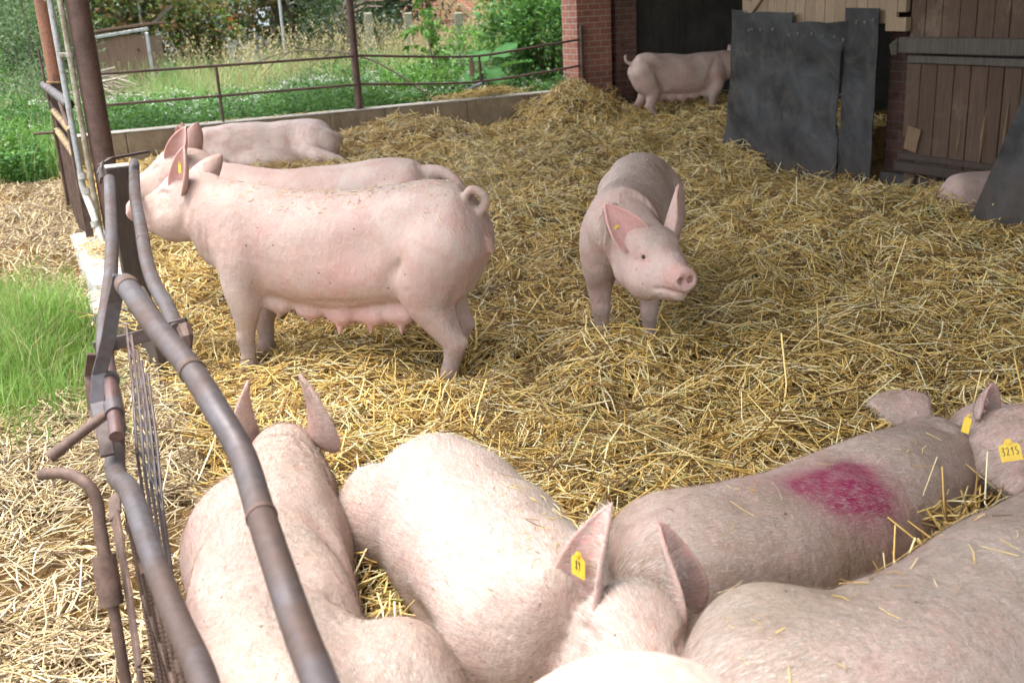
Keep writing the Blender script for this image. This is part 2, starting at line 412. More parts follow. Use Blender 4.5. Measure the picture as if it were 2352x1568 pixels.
def ear_mesh(base, d, face, L=.21, W=.085, cup0=1.5, cup1=.7, bend=(0, 0, 0), nt=18, nv=15, th=.011):
    """cupped leaf-shaped ear; d = direction of the length, face = side the hollow looks to"""
    base = np.array(base, float); d = nrm(np.array(d, float)); f = np.array(face, float); f = nrm(f - d * (f @ d)); sd_ = np.cross(d, f); bend = np.array(bend, float)
    G = np.zeros((nt, nv, 3)); rw = np.random.default_rng(int(abs(L * 1e4 + base[0] * 777)) % 9999); p1, p2 = rw.uniform(0, 6, 2)
    for i in range(nt):
        t = i / (nt - 1); t2 = t ** .92
        tp = max(1 - max(t - .34, 0) / .66, 0)
        w = W * 1.72 * (.5 * (1 - t) ** 2 + 1.55 * t ** .75 * (1 - t) ** 1.05) + .010 * math.sqrt(max(1 - t * t, 0))
        ph = cup0 * (1 - t) ** .8 + cup1 * t + .25 * math.sin(PI * t)
        cl = base + d * L * t2 + bend * t2 * t2
        for j in range(nv):
            v = -1 + 2 * j / (nv - 1); a = v * ph; vv = abs(v)
            G[i, j] = cl + sd_ * (w / ph) * math.sin(a) + f * ((w / ph) * (1 - math.cos(a)) - .012 * vv ** 6 * math.sin(PI * t) + .004 * math.sin(6 * t + p1 + 3 * v) * vv) + d * (-.25 * w * vv * vv * (1 - t))
    du = np.gradient(G, axis=0); dv = np.gradient(G, axis=1); Nn = np.cross(du, dv); Nn /= np.linalg.norm(Nn, axis=2)[..., None] + 1e-9
    edge = np.ones((nt, nv)); edge[:, 0] = edge[:, -1] = .35; edge[-1] = .35
    A = G + Nn * th / 2 * edge[..., None]; B = G - Nn * th / 2 * edge[..., None]
    V = np.concatenate([A.reshape(-1, 3), B.reshape(-1, 3)]); Q = []; nb = nt * nv
    for i in range(nt - 1):
        for j in range(nv - 1):
            a = i * nv + j; Q.append((a, a + nv, a + nv + 1, a + 1)); Q.append((nb + a, nb + a + 1, nb + a + nv + 1, nb + a + nv))
        a = i * nv; Q.append((a, nb + a, nb + a + nv, a + nv)); a += nv - 1; Q.append((a, a + nv, nb + a + nv, nb + a))
    for j in range(nv - 1):
        a = (nt - 1) * nv + j; Q.append((a, nb + a, nb + a + 1, a + 1)); Q.append((j, j + 1, nb + j + 1, nb + j))
    # which shell faces the hollow side
    inner = ((A - B) * f).sum(2).mean() > 0
    pink = np.concatenate([np.full(nb, .95 if inner else .42), np.full(nb, .42 if inner else .95)])
    return V, np.array(Q), pink

HAIRM = None
def hair_obj(parent, V, Q, fwd, n, length=.013, width=.0007, lift=.35, mat=None, keep=None, nbody=None):
    tri = np.concatenate([Q[:, [0, 1, 2]], Q[:, [0, 2, 3]]]); a, b, c = V[tri[:, 0]], V[tri[:, 1]], V[tri[:, 2]]
    nr = np.cross(b - a, c - a); ar = np.linalg.norm(nr, axis=1); nr /= ar[:, None] + 1e-12
    w = ar.copy()
    if nbody is not None: w *= np.where(tri[:, 0] >= nbody, 1.3, 1)
    if keep is not None: w *= keep((a + b + c) / 3)
    i = RNG.choice(len(tri), n, p=w / w.sum()); r1 = np.sqrt(RNG.random(n)); r2 = RNG.random(n)
    p = a[i] * (1 - r1)[:, None] + b[i] * (r1 * (1 - r2))[:, None] + c[i] * (r1 * r2)[:, None]; N = nr[i]
    f = fwd(p) if callable(fwd) else np.tile(np.array(fwd, float), (n, 1))
    t = -f - N * (-(f * N).sum(1))[:, None]; t /= np.linalg.norm(t, axis=1)[:, None] + 1e-9
    side = np.cross(N, t); ang = RNG.normal(0, .22, n); t = t * np.cos(ang)[:, None] + side * np.sin(ang)[:, None]; side = np.cross(N, t)
    l = length * RNG.uniform(.5, 1.4, n)[:, None]; tip = p + t * l + N * l * (lift * RNG.uniform(.4, 1.5, n))[:, None]
    VV = np.stack([p - side * width / 2, p + side * width / 2, tip], 1).reshape(-1, 3)
    return raw_mesh('hair', VV, tris=np.arange(3 * n).reshape(-1, 3), mat=mat, parent=parent)

def tag_plate(parent, c, nrm_, up, w, h, mat, text=None, ink=None, th=.002):
    """yellow ear tag: shouldered plate with a button, optional handwritten number"""
    z = nrm(np.array(nrm_, float)); y = np.array(up, float); y = nrm(y - z * (y @ z)); x = np.cross(y, z); c = np.array(c, float)
    prof = [(-.5, -.5), (.5, -.5), (.5, .18), (.42, .27), (.2, .33), (.15, .5), (-.15, .5), (-.2, .33), (-.42, .27), (-.5, .18)]
    F = [c + x * a * w + y * b * h + z * th for a, b in prof]; B = [c + x * a * w + y * b * h for a, b in prof]; n = len(prof)
    mb = MB(); mb.add(F + B, [tuple(range(n)), tuple(range(2 * n - 1, n - 1, -1))] + [(i, i + n, (i + 1) % n + n, (i + 1) % n) for i in range(n)])
    bc = c + y * h * .40 + z * th
    mb.tube([bc, bc + z * .004], w * .14, 14); mb.tube([bc + z * .004, bc + z * .0055], w * .07, 10)
    o = mb.build('ear_tag', mat, parent)
    if text:
        m2 = MB(); strokes = {'3': [(0, .9), (.35, 1), (.5, .8), (.15, .55), (.5, .35), (.4, .05), (0, .05)], '2': [(0, .78), (.12, .96), (.34, .98), (.48, .78), (.36, .48), (.18, .24), (.0, .03), (.28, .05), (.58, .03)],
                              '1': [(.0, .6), (.4, 1.0), (.3, 0)], '5': [(.55, 1), (.2, .97), (.12, .55), (.45, .5), (.5, .2), (.25, 0), (.0, .08)],
                              '8': [(.4, .9), (.15, 1), (.05, .75), (.45, .3), (.25, 0), (.0, .2), (.45, .75), (.4, .9)], '9': [(.45, .85), (.15, 1), (.05, .7), (.4, .65), (.45, .85), (.4, .3), (.15, 0)]}
        sw = w * .21; sh = h * .36; k0 = -len(text) / 2
        for k, ch in enumerate(text):
            pts = [c + z * (th + .0006) + x * ((k0 + k + .22) * sw + px * sw) + y * (py * sh - h * .22) for px, py in strokes[ch]]
            m2.tube(pts, w * .016, 6, sub=4)
        m2.build('number', ink, o)
    return o

def lying_spine(pts, rolls=None, z0=.205, sc=1.0, neck=True):
    """sternal lying trunk through XY points, rump first, neck last"""
    P = np.array(pts, float); seg = np.linalg.norm(np.diff(P, axis=0), axis=1); s = np.concatenate([[0], np.cumsum(seg)]); t = s / s[-1]
    T = [0, .10, .25, .45, .65, .80, .92, 1.0]
    zc = [.19, .205, .21, .205, .21, .225, .26, .29]; rz = [.14, .20, .215, .208, .212, .198, .158, .125]; ry = [.13, .185, .205, .212, .208, .188, .145, .118]
    x = np.interp(T, t, P[:, 0]); y = np.interp(T, t, P[:, 1]); ro = np.interp(T, [0, 1], [0, 0]) if rolls is None else np.interp(T, np.linspace(0, 1, len(rolls)), np.radians(rolls))
    return [(a, b, (c - .205) * 1 + z0 * sc, d * sc, e * sc, r) for a, b, c, d, e, r in zip(x, y, zc, rz, ry, ro)]

STAND = [(-.20, 0, .67, .15, .11, 0), (-.11, 0, .66, .24, .18, 0), (.0, 0, .66, .272, .208, 0), (.15, 0, .658, .275, .214, 0), (.35, 0, .628, .278, .224, 0), (.55, 0, .608, .282, .230, 0),
         (.75, 0, .62, .272, .220, 0), (.95, 0, .648, .256, .203, 0), (1.08, 0, .675, .232, .18, 0), (1.19, 0, .71, .195, .155, 0), (1.28, 0, .735, .155, .130, 0)]

def stand_legs(g, dx=(0, 0, 0, 0), dy=0, straw=.0):
    """fore left, fore right, hind left, hind right; dx swings the foot fore/aft"""
    for s_, d in ((1, dx[0]), (-1, dx[1])):
        g.chain([(1.0, s_ * .10, .63, .125), (1.01, s_ * .132, .48, .092), (1.0 + d * .4, s_ * .14, .36, .074), (1.015 + d * .7, s_ * .14, .24, .050), (1.025 + d * .85, s_ * .14, .20, .050), (1.02 + d * .9, s_ * .14, .12, .038), (1.03 + d, s_ * .14, .06, .043)], .045)
        for q in (-1, 1): g.cone((1.035 + d, s_ * .14 + q * .018, .045), (1.07 + d, s_ * .14 + q * .021, -.02), .024, .023, .008)
        for q in (-1, 1): g.cone((1.0 + d, s_ * .14 + q * .02, .08), (.985 + d, s_ * .14 + q * .022, .055), .013, .010, .008)
    for s_, d in ((1, dx[2]), (-1, dx[3])):
        g.chain([(-.01, s_ * .09, .66, .19), (.045, s_ * .115, .53, .158), (.06 + d * .3, s_ * .13, .42, .115), (.005 + d * .5, s_ * .14, .31, .076), (-.05 + d * .7, s_ * .14, .215, .053), (-.035 + d * .9, s_ * .14, .13, .040), (-.015 + d, s_ * .14, .06, .044)], .055)
        g.cone((-.06 + d * .7, s_ * .14, .235), (-.095 + d * .7, s_ * .14, .222), .030, .026, .03)   # hock point
        for q in (-1, 1): g.cone((.0 + d, s_ * .14 + q * .018, .04), (.035 + d, s_ * .14 + q * .021, -.02), .024, .023, .008)
        for q in (-1, 1): g.cone((-.035 + d, s_ * .14 + q * .02, .08), (-.05 + d, s_ * .14 + q * .022, .055), .013, .010, .008)
        g.crease([(.10, s_ * .20, .64), (.22, s_ * .21, .52), (.235, s_ * .19, .41), (.20, s_ * .15, .35)], .035, .024)        # flank fold
        g.crease([(-.09, s_ * .16, .55), (-.06, s_ * .17, .42), (-.07, s_ * .16, .32)], .03, .011)
    for s_ in (1, -1):
        g.crease([(.90, s_ * .18, .44), (.875, s_ * .205, .54), (.90, s_ * .205, .66), (.96, s_ * .17, .80)], .03, .017)   # behind the shoulder
        g.crease([(1.13, s_ * .14, .50), (1.14, s_ * .165, .62), (1.10, s_ * .165, .76)], .028, .013)
        g.ell((.12, s_ * .10, .835), (.10, .06, .05), k=.06)                                                                  # hip bone

def udder(g, x0=.22, x1=.86, n=5, zb=.35, sag=.05):
    for s_ in (1, -1):
        for i in range(n):
            x = x0 + (x1 - x0) * i / (n - 1); zz = zb - .02 + .05 * ((x - .45) / .45) ** 2
            g.cone((x - .03, s_ * .075, zz + .03), (x + .03, s_ * .075, zz + .03), .052, .045, .04)
            g.cone((x, s_ * .085, zz - .005), (x + .004, s_ * .09, zz - .065), .024, .0085, .016)
    g.cone((.24, 0, zb + .03), (.5, 0, zb + .02), .07, .06, .06)

def pig(name, label, loc, yaw, build, mat, lo, hi, vox, ears, eyes=None, masks=None, hair=0, hair_fwd=None, hair_keep=None, hair_len=.013, smooth=2, group=None, sc=1.0, seed=1, mus=.006):
    """build(g) fills the field in local coordinates (x forward); loc/yaw place the animal"""
    g = SDF(np.array(lo, float), np.array(hi, float), vox); build(g); g.muscle(mus, seed)
    V, Q = g.mesh(smooth); pink = np.zeros(len(V))
    Vs, Qs, Ps = [V], [Q], [pink]; n = nb0 = len(V)
    for e in ears:
        v, q, p = ear_mesh(**e); Vs.append(v); Qs.append(q + n); Ps.append(p); n += len(v)
    V = np.concatenate(Vs); Q = np.concatenate(Qs); pink = np.concatenate(Ps)
    at = np.zeros((n, 4), np.float32); at[:, 3] = 1; at[:, 0] = pink
    for kind, c, r, amp in (masks or []):
        c = np.array(c, float); r = np.array(r, float) if not np.isscalar(r) else np.array([r, r, r])
        w = amp * np.exp(-(((V - c) / r) ** 2).sum(1)); at[:, kind] = np.clip(at[:, kind] + (w if kind < 3 else -w), 0, 1)
    M = rot(yaw) * sc
    W = V @ M.T + np.array(loc)
    o = raw_mesh(name, W, quads=Q, mat=mat, loc=loc, smooth=True, attr=at)
    tag(o, label, 'pig', group or 'pigs in the straw pen')
    toW = lambda p: M @ np.array(p, float) + np.array(loc)
    for p, r in (eyes or []):
        mb = MB(); pw = toW(p); uu = np.linspace(0, PI, 9)
        rings = [(pw[0] + 0, pw[1], pw[2] + r * math.cos(t)) for t in uu]
        mb.tube(rings, [max(r * math.sin(t), 1e-4) for t in uu], 12); mb.build('eye', EYE, o, smooth=True)
    if hair:
        f = (lambda p: hair_fwd(p)) if callable(hair_fwd) else M @ np.array(hair_fwd if hair_fwd is not None else (1, 0, 0), float)
        kp = None if hair_keep is None else (lambda p: hair_keep((p - np.array(loc)) @ M / sc ** 2))
        hair_obj(o, W, Q, f, hair, length=hair_len, mat=HAIRM, keep=kp, nbody=nb0)
    o['_'] = 0; del o['_']
    PIGS.append((W, Q))
    return o, toW, M
PIGS = []

VOX = 1.0      # multiplies every voxel size
EYE = (lambda M: (M.color((.02, .015, .012)), M.m)[1])(Mat('eye', rough=.12, spec=.6))
_h = Mat('hair', rough=.45, spec=.35); _h.color(_h.ramp(_h.island(), [(0, (.16, .12, .085)), (.3, (.36, .29, .22)), (.65, (.53, .475, .415)), (1, (.70, .665, .61))])); HAIRM = _h.m
_t = Mat('yellow_plastic', rough=.45, spec=.4); _t.color(_t.mix(_t.ramp(_t.noise(160, 4), [(.5, 0), (.75, .5)]), (.60, .40, .035), (.26, .17, .05))); YEL = _t.m
_i = Mat('marker_ink', rough=.5); _i.color((.02, .02, .03)); INK = _i.m
SK_CLEAN = skin_mat('pig_skin', soil=.16, pale=.45, grey=.3)
SK_MID = skin_mat('pig_skin_dusty', soil=.30, pale=.45, grey=.5)
SK_PALE_LIT = skin_mat('pig_skin_pale_lit', soil=.14, pale=.85, grey=.4, gain=1.3)  # pale skin brightened further by gain, standing in for outdoor light on it
SK_NEAR = skin_mat('pig_skin_light', soil=.30, pale=.5, grey=.8)
SK_SOIL = skin_mat('pig_skin_soiled', soil=.85, pale=.5, spray=True, soil_col=(.235, .155, .105), grey=.8)
SK_SOIL2 = skin_mat('pig_skin_brownish', soil=.7, pale=.6, soil_col=(.28, .20, .13), grey=.9)

def feet(dx=(0, 0, 0, 0)):
    m = []
    for (x, y), d in zip(((1.03, .14), (1.03, -.14), (0, .14), (0, -.14)), dx):
        m += [(1, (x + d, y, .0), (.11, .09, .10), .8), (3, (x + d, y, .1), (.13, .10, .22), .95)]
    return m
UDM = [(0, (.5, 0, .2), (.42, .25, .12), 1.0), (0, (.45, .2, .30), (.3, .1, .08), .5)]
def headmasks(P): return [(0, P(.335, 0, -.06), .07, .9), (1, P(.34, 0, -.09), .05, .35)]

# --- the big sow standing side-on at the gate
def sowA(g):
    g.trunk(STAND, cap=(.13, .06)); stand_legs(g, dx=(.0, .06, .0, .08)); udder(g, zb=.305)
    g.ell((1.0, .11, .64), (.13, .09, .19), k=.07); g.ell((1.0, -.11, .64), (.13, .09, .19), k=.07)
    g.cone((1.06, 0, .735), (1.26, -.02, .81), .185, .14, .08); head(g, (1.311, -.03, .855), rot(1, 2), 1.0)
    g.chain([(-.10, 0, .80, .042), (-.165, .005, .80, .024), (-.205, .02, .84, .020), (-.20, .035, .885, .017), (-.155, .045, .91, .015), (-.125, .05, .885, .012), (-.123, .05, .87, .009)], .02)
    g.cone((-.185, 0, .66), (-.213, 0, .615), .032, .018, .03); g.cone((-.225, .002, .69), (-.232, .002, .62), .005, .005, .01, True); g.crease([(-.20, 0, .76), (-.215, 0, .70)], .02, .012); g.crease([(-.19, 0, .58), (-.17, 0, .42)], .035, .022)
    g.dent((.36, .22, .64), .11, .022); g.dent((.78, .215, .56), .09, .010)
    for k in range(3): g.crease([(1.10 + .045 * k, .12, .86), (1.12 + .05 * k, .165, .74), (1.14 + .045 * k, .15, .62)], .014, .0055)
    g.crease([(.62, .16, .405), (.45, .17, .395), (.28, .16, .41)], .02, .008)
ea = []
RA = rot(1, 2); PA = lambda x, y, z: np.array((1.311, -.03, .855)) + RA @ np.array((x, y, z))
for s_ in (1, -1):
    ea.append(dict(base=PA(-.01, s_ * .078, .07), d=RA @ np.array((-.25, .12, 1) if s_ > 0 else (-.2, -.8, .5)), face=RA @ np.array((.55, s_ * 1, .1)), L=.205, W=.082, cup0=1.5, cup1=.9, bend=RA @ np.array((.02, 0, 0))))
o, tw, M = pig('standing_sow', 'big clean pink sow standing side-on at the gate with a curled tail and full udder', (-.262, 4.47, -.012), 163.4, sowA, SK_CLEAN, (-.36, -.36, -.07), (1.78, .36, 1.02), .0085 * VOX, ea,
    eyes=[(PA(.115, s_ * .0866, .008), .0092) for s_ in (1, -1)], masks=feet((0, .06, 0, .08)) + UDM + headmasks(PA) + [(0, (.45, .24, .45), (.35, .2, .2), .3), (0, (-.2, 0, .62), .08, .6), (1, (-.15, .03, .9), .09, .25), (3, (.35, 0, .93), (.55, .10, .05), .6), (3, (1.02, .16, .52), (.12, .1, .2), .5), (3, (.95, .15, .78), (.16, .1, .09), .4), (3, (.0, .2, .45), (.16, .1, .2), .45), (3, (.62, .2, .72), (.2, .1, .06), .3), (0, (.40, .22, .60), (.16, .1, .12), .45), (3, (1.2, .1, .86), (.14, .12, .05), .6)], hair=14000, hair_fwd=(1, 0, .2), hair_len=.011, sc=.945)
tag_plate(o, tw(PA(-.018, .122, .170)), M @ np.array((.45, .9, .1)), (0.05, 0, 1), .022, .05, YEL)

# --- the sow standing behind her, head raised
def sowB(g):
    g.trunk([(x, y + .03 * x, z, a, b, r) for x, y, z, a, b, r in STAND], cap=(.13, .06)); stand_legs(g); udder(g)
    g.cone((1.08, 0, .735), (1.30, -.02, .83), .185, .145, .08); head(g, (1.30, -.037, .885), rot(5, -2), 1.08)
    g.chain([(-.12, 0, .83, .055), (-.22, 0, .845, .036), (-.30, .01, .81, .030), (-.345, .02, .74, .024), (-.355, .03, .66, .014)], .02)
RB = rot(5, -2); PB = lambda x, y, z: np.array((1.30, -.037, .885)) + RB @ (np.array((x, y, z)) * 1.08)
eb = [dict(base=PB(-.01, s_ * .078, .07), d=RB @ np.array((-.38, .1 if s_ > 0 else .0, 1)), face=RB @ np.array((.5, s_ * 1, 0)) if s_ > 0 else RB @ np.array((.6, -.8, 0)), L=.205, W=.088, cup0=1.5, cup1=.9, bend=(0, 0, 0)) for s_ in (1, -1)]
o, tw, M = pig('standing_sow', 'pink sow standing behind the big side-on sow, her raised head and back showing above it', (-.53, 5.46, -.02), 170, sowB, SK_CLEAN, (-.46, -.36, -.07), (1.88, .38, 1.1), .011 * VOX, eb,
    eyes=[(PB(.115, s_ * .0866, .008), .0092) for s_ in (1, -1)], masks=feet() + UDM + headmasks(PB), hair=0, seed=2, sc=.93)

# --- the sow facing the camera
HC5, R5 = (1.318, .165, .61), rot(32, 2)
P5 = lambda x, y, z: np.array(HC5) + R5 @ (np.array((x, y, z)) * 1.10)
def sow5(g):
    g.trunk([(x, y, z, a, b * 1.03, r) for x, y, z, a, b, r in STAND[:-1]] + [(1.2, .01, .71, .17, .15, 0)], cap=(.13, .06)); stand_legs(g, dx=(.02, -.05, .0, .05))
    head(g, HC5, R5, 1.10); g.cone((1.12, .02, .70), (1.27, .13, .62), .18, .14, .08)
    g.ell((.96, .13, .58), (.17, .11, .22), k=.08); g.ell((.96, -.13, .58), (.17, .11, .22), k=.08)
    g.chain([(-.14, 0, .80, .042), (-.21, 0, .78, .03), (-.25, .02, .72, .02), (-.26, .02, .66, .013)], .02)
e5 = [dict(base=P5(-.01, -.078, .07), d=R5 @ np.array((-.30, -.62, .85)), face=R5 @ np.array((1, -.25, .2)), L=.215, W=.098, cup0=1.2, cup1=.8, bend=(0.0, 0, 0.02)),
      dict(base=P5(-.01, .078, .07), d=R5 @ np.array((-.25, .45, .95)), face=R5 @ np.array((.5, .85, 0)), L=.26, W=.085, cup0=1.5, cup1=.9, bend=(0, .02, .02))]
o, tw, M = pig('standing_sow', 'sow standing in open straw facing the camera, snout turned to the right', (.745, 5.66, -.02), 257, sow5, SK_MID, (-.33, -.36, -.07), (1.86, .62, 1.06), .0085 * VOX, e5,
    eyes=[(P5(.115, s_ * .0866, .008), .0092) for s_ in (1, -1)], masks=feet((.02, -.05, 0, .05)) + headmasks(P5) + [(1, P5(.2, -.05, -.12), .03, .5), (1, P5(.06, .03, .10), .07, .2), (3, (.15, 0, .93), (.3, .18, .1), .75), (3, (.6, 0, .9), (.35, .16, .12), .7), (3, (1.0, 0, .9), (.2, .14, .12), .8), (3, P5(.09, 0, .1), (.10, .09, .10), 1.0), (1, P5(.16, .02, .05), .045, .45), (1, P5(.115, -.10, .008), .020, .6), (0, P5(.115, -.10, 0), .05, .5), (0, P5(.3, -.05, -.08), .06, .5)], hair=12000, hair_fwd=(1, 0, .2), hair_len=.011, sc=.86, seed=3)
tag_plate(o, tw(P5(-.02, -.155, .135)), M @ (R5 @ np.array((1, -.25, .25))), M @ (R5 @ np.array((0, -.6, 1))), .026, .014, YEL)

# --- the sow walking into the dark barn
def sow6(g):
    g.trunk(STAND, cap=(.13, .06)); stand_legs(g, dx=(0, -.1, 0, .16)); udder(g, zb=.305)
    head(g, (1.30, 0, .72), rot(0, -25), 1.0, False)
    g.chain([(-.14, 0, .80, .04), (-.20, 0, .81, .03), (-.245, .01, .85, .026), (-.25, .02, .90, .02), (-.225, .03, .925, .012)], .02)
o, tw, M = pig('standing_sow', 'sow walking into the dark barn opening beside the brick pillar, head hidden by rubber sheet', (1.93, 14.25, -.05), 3, sow6, SK_MID, (-.36, -.36, -.07), (1.72, .36, 1.0), .014 * VOX,
    [dict(base=(1.27, s_ * .085, .80), d=(-.1, s_ * .4, .9), face=(.5, s_ * 1., 0), L=.2, W=.08) for s_ in (1, -1)], masks=feet((0, -.1, 0, .16)) + UDM, sc=.95, seed=4)

# --- sows lying by the concrete wall
def lyer(pts, sc, hc, R, haunch=None, bumps=None, folds=None, rolls=None, hsc=1.0, z0=.205, tail=None, fore=None):
    sp = lying_spine(pts, rolls, sc=sc, z0=z0)
    def f(g):
        g.trunk(sp, cap=(.16, .06))
        for h_ in (haunch or []): g.ell(h_[0], h_[1], k=.09)
        for h_ in (fore or []): g.chain(h_, .04)
        for b_ in (bumps or []): g.ell(b_[0], b_[1], k=.05)
        if hc is not None: head(g, hc, R, hsc)
        for c_ in (folds or []): g.crease(*c_)
        if tail: g.chain(tail, .02)
    return f
def easy_ears(P, R, hsc=1.0, L=.2, W=.075):
    return [dict(base=P(-.01, s_ * .08, .07), d=R @ np.array((-.15, s_ * .35, 1)), face=R @ np.array((.4, s_ * 1, 0)), L=L * hsc, W=W * hsc, cup0=1.5, cup1=.8) for s_ in (1, -1)]
def mkP(c, R, sc=1.0): return lambda x, y, z: np.array(c) + R @ (np.array((x, y, z)) * sc)
R3 = rot(188, -16); c3 = (-1.56, -.20, .27); P3 = mkP(c3, R3)
pig('lying_sow', 'white sow lying on its side along the concrete wall behind the standing sows', (-1.80, 11.5, 0), 0, lyer([(0, 0), (-.3, .02), (-.8, 0), (-1.15, -.08), (-1.42, -.16)], 1.14, c3, R3, [((-.17, -.14, .2), (.24, .17, .21)), ((-.72, -.24, .10), (.42, .20, .13)), ((-1.15, -.22, .15), (.2, .14, .15))], tail=[(.0, 0, .3, .03), (.06, -.02, .25, .02), (.08, -.04, .15, .012)],
    fore=[[(-.25, -.25, .16, .10), (-.12, -.38, .13, .075), (.08, -.45, .09, .045), (.16, -.47, .06, .035)], [(-1.2, -.3, .12, .07), (-1.1, -.5, .08, .05), (-.9, -.56, .05, .035)]]), SK_PALE_LIT, (-2.05, -.75, -.08), (.35, .42, .58), .013 * VOX, easy_ears(P3, R3), masks=[(1, (.05, -.02, .2), .07, .6), (3, (-.7, -.3, .15), (.5, .2, .10), .5)])

# --- rump under the curtain on the right
pig('lying_sow', 'pink sow lying under the black rubber curtain, only its rump showing', (3.03, 7.22, -.06), 0, lyer([(0, 0), (.2, .0), (.7, .05), (1.0, .06), (1.25, .06)], 1.04, (1.36, .06, .28), rot(0, -15)), SK_CLEAN, (-.1, -.45, -.08), (1.75, .5, .6), .013 * VOX, easy_ears(mkP((1.36, .06, .28), rot(0, -15)), rot(0, -15)), sc=.82, seed=5)

# --- foreground, lying, seen from behind on the left
L8 = (-.62, 2.27, 0); l8 = lambda *p: tuple(np.array(p, float) - np.array(L8)[:len(p)])
R8 = rot(97, -30, 4); c8 = l8(-.72, 2.955, .28); P8 = mkP(c8, R8, 1.0)
pts8 = [l8(*p) for p in [(-.42, 1.42), (-.46, 1.62), (-.54, 1.95), (-.635, 2.30), (-.69, 2.56), (-.70, 2.75), (-.71, 2.89)]]
e8 = [dict(base=P8(-.01, .08, .07), d=(-.22, -.15, 1), face=(-1, .15, .1), L=.215, W=.085, cup0=1.5, cup1=.9, bend=(.05, 0, 0)),
      dict(base=P8(-.01, -.08, .07), d=(.22, -.12, 1), face=(1, .55, .1), L=.22, W=.092, cup0=1.4, cup1=.7, bend=(-.05, 0, .01))]
f8 = lambda p: np.column_stack([np.full(len(p), -.2), np.full(len(p), 1.0), np.zeros(len(p))])
o8, tw8, _ = pig('lying_sow', 'pale sow lying beside the gate rail seen from behind, both ears pricked up', L8, 0,
    lyer(pts8, 1.0, c8, R8, [(l8(-.27, 1.83, .17), (.15, .20, .22)), (l8(-.60, 1.78, .2), (.14, .22, .18)), (l8(-.80, 2.55, .19), (.10, .14, .19)), (l8(-.58, 2.56, .19), (.09, .14, .19))], bumps=[(l8(-.755, 2.50, .335), (.06, .13, .06)), (l8(-.60, 2.52, .335), (.055, .12, .055)), (l8(-.50, 1.75, .37), (.09, .1, .05))], folds=[([l8(-.60, 2.94, .36), l8(-.575, 2.85, .30), l8(-.57, 2.76, .22)], .012, .008), ([l8(-.63, 2.91, .39), l8(-.60, 2.82, .34), l8(-.585, 2.72, .26)], .012, .008), ([l8(-.65, 2.86, .40), l8(-.615, 2.77, .36), l8(-.60, 2.68, .30)], .012, .007), ([l8(-.50, 2.40, .40), l8(-.48, 2.32, .34), l8(-.46, 2.24, .24)], .05, .016), ([l8(-.76, 2.38, .34), l8(-.80, 2.30, .26), l8(-.82, 2.2, .18)], .05, .018), ([l8(-.42, 2.02, .36), l8(-.36, 2.06, .28), l8(-.30, 2.08, .16)], .03, .016), ([l8(-.66, 2.72, .42), l8(-.62, 2.4, .44), l8(-.55, 2.0, .44)], .03, -.006)], rolls=[-8, -4, 0, 0], z0=.20), SK_NEAR, (-.6, -1.05, -.08), (.68, 1.35, .66), .0085 * VOX, e8,
    masks=[(0, P8(-.1, 0, .1), .13, .3), (1, P8(-.06, .12, .05), .03, .5)] + [(3, l8(-0.66, 2.85, .42), (0.14, 0.14, .16), 0.68)] + [(3, l8(-0.60, 2.55, .42), (0.14, 0.14, .16), 0.90)] + [(3, l8(-0.54, 2.25, .42), (0.13, 0.13, .16), 0.98)] + [(3, l8(-0.48, 1.95, .42), (0.14, 0.14, .16), 0.90)] + [(3, l8(-0.30, 1.75, .42), (0.16, 0.16, .16), 0.90)], hair=62000, seed=8, hair_fwd=f8, hair_len=.022)

# --- foreground, lying, head towards the camera with a yellow tag
L9 = (-.10, 2.4, 0); l9 = lambda *p: tuple(np.array(p, float) - np.array(L9)[:len(p)])
R9 = rot(-91, 20, -6); c9 = l9(.222, 1.925, .285); P9 = mkP(c9, R9, 1.0)
pts9 = [l9(*p) for p in [(-.30, 2.90), (-.26, 2.79), (-.16, 2.56), (-.065, 2.32), (.04, 2.11), (.13, 1.99)]]
e9 = [dict(base=P9(-.01, -.08, .07), d=(-.12, .05, 1), face=(-.9, -.5, .1), L=.235, W=.094, cup0=1.4, cup1=.8, bend=(.07, 0, 0)),
      dict(base=P9(-.01, .08, .07), d=(.16, .0, 1), face=(.85, -.5, .1), L=.215, W=.082, cup0=1.5, cup1=.9, bend=(-.06, 0, 0))]
f9 = lambda p: np.column_stack([np.full(len(p), .45), np.full(len(p), -1.0), np.zeros(len(p))])
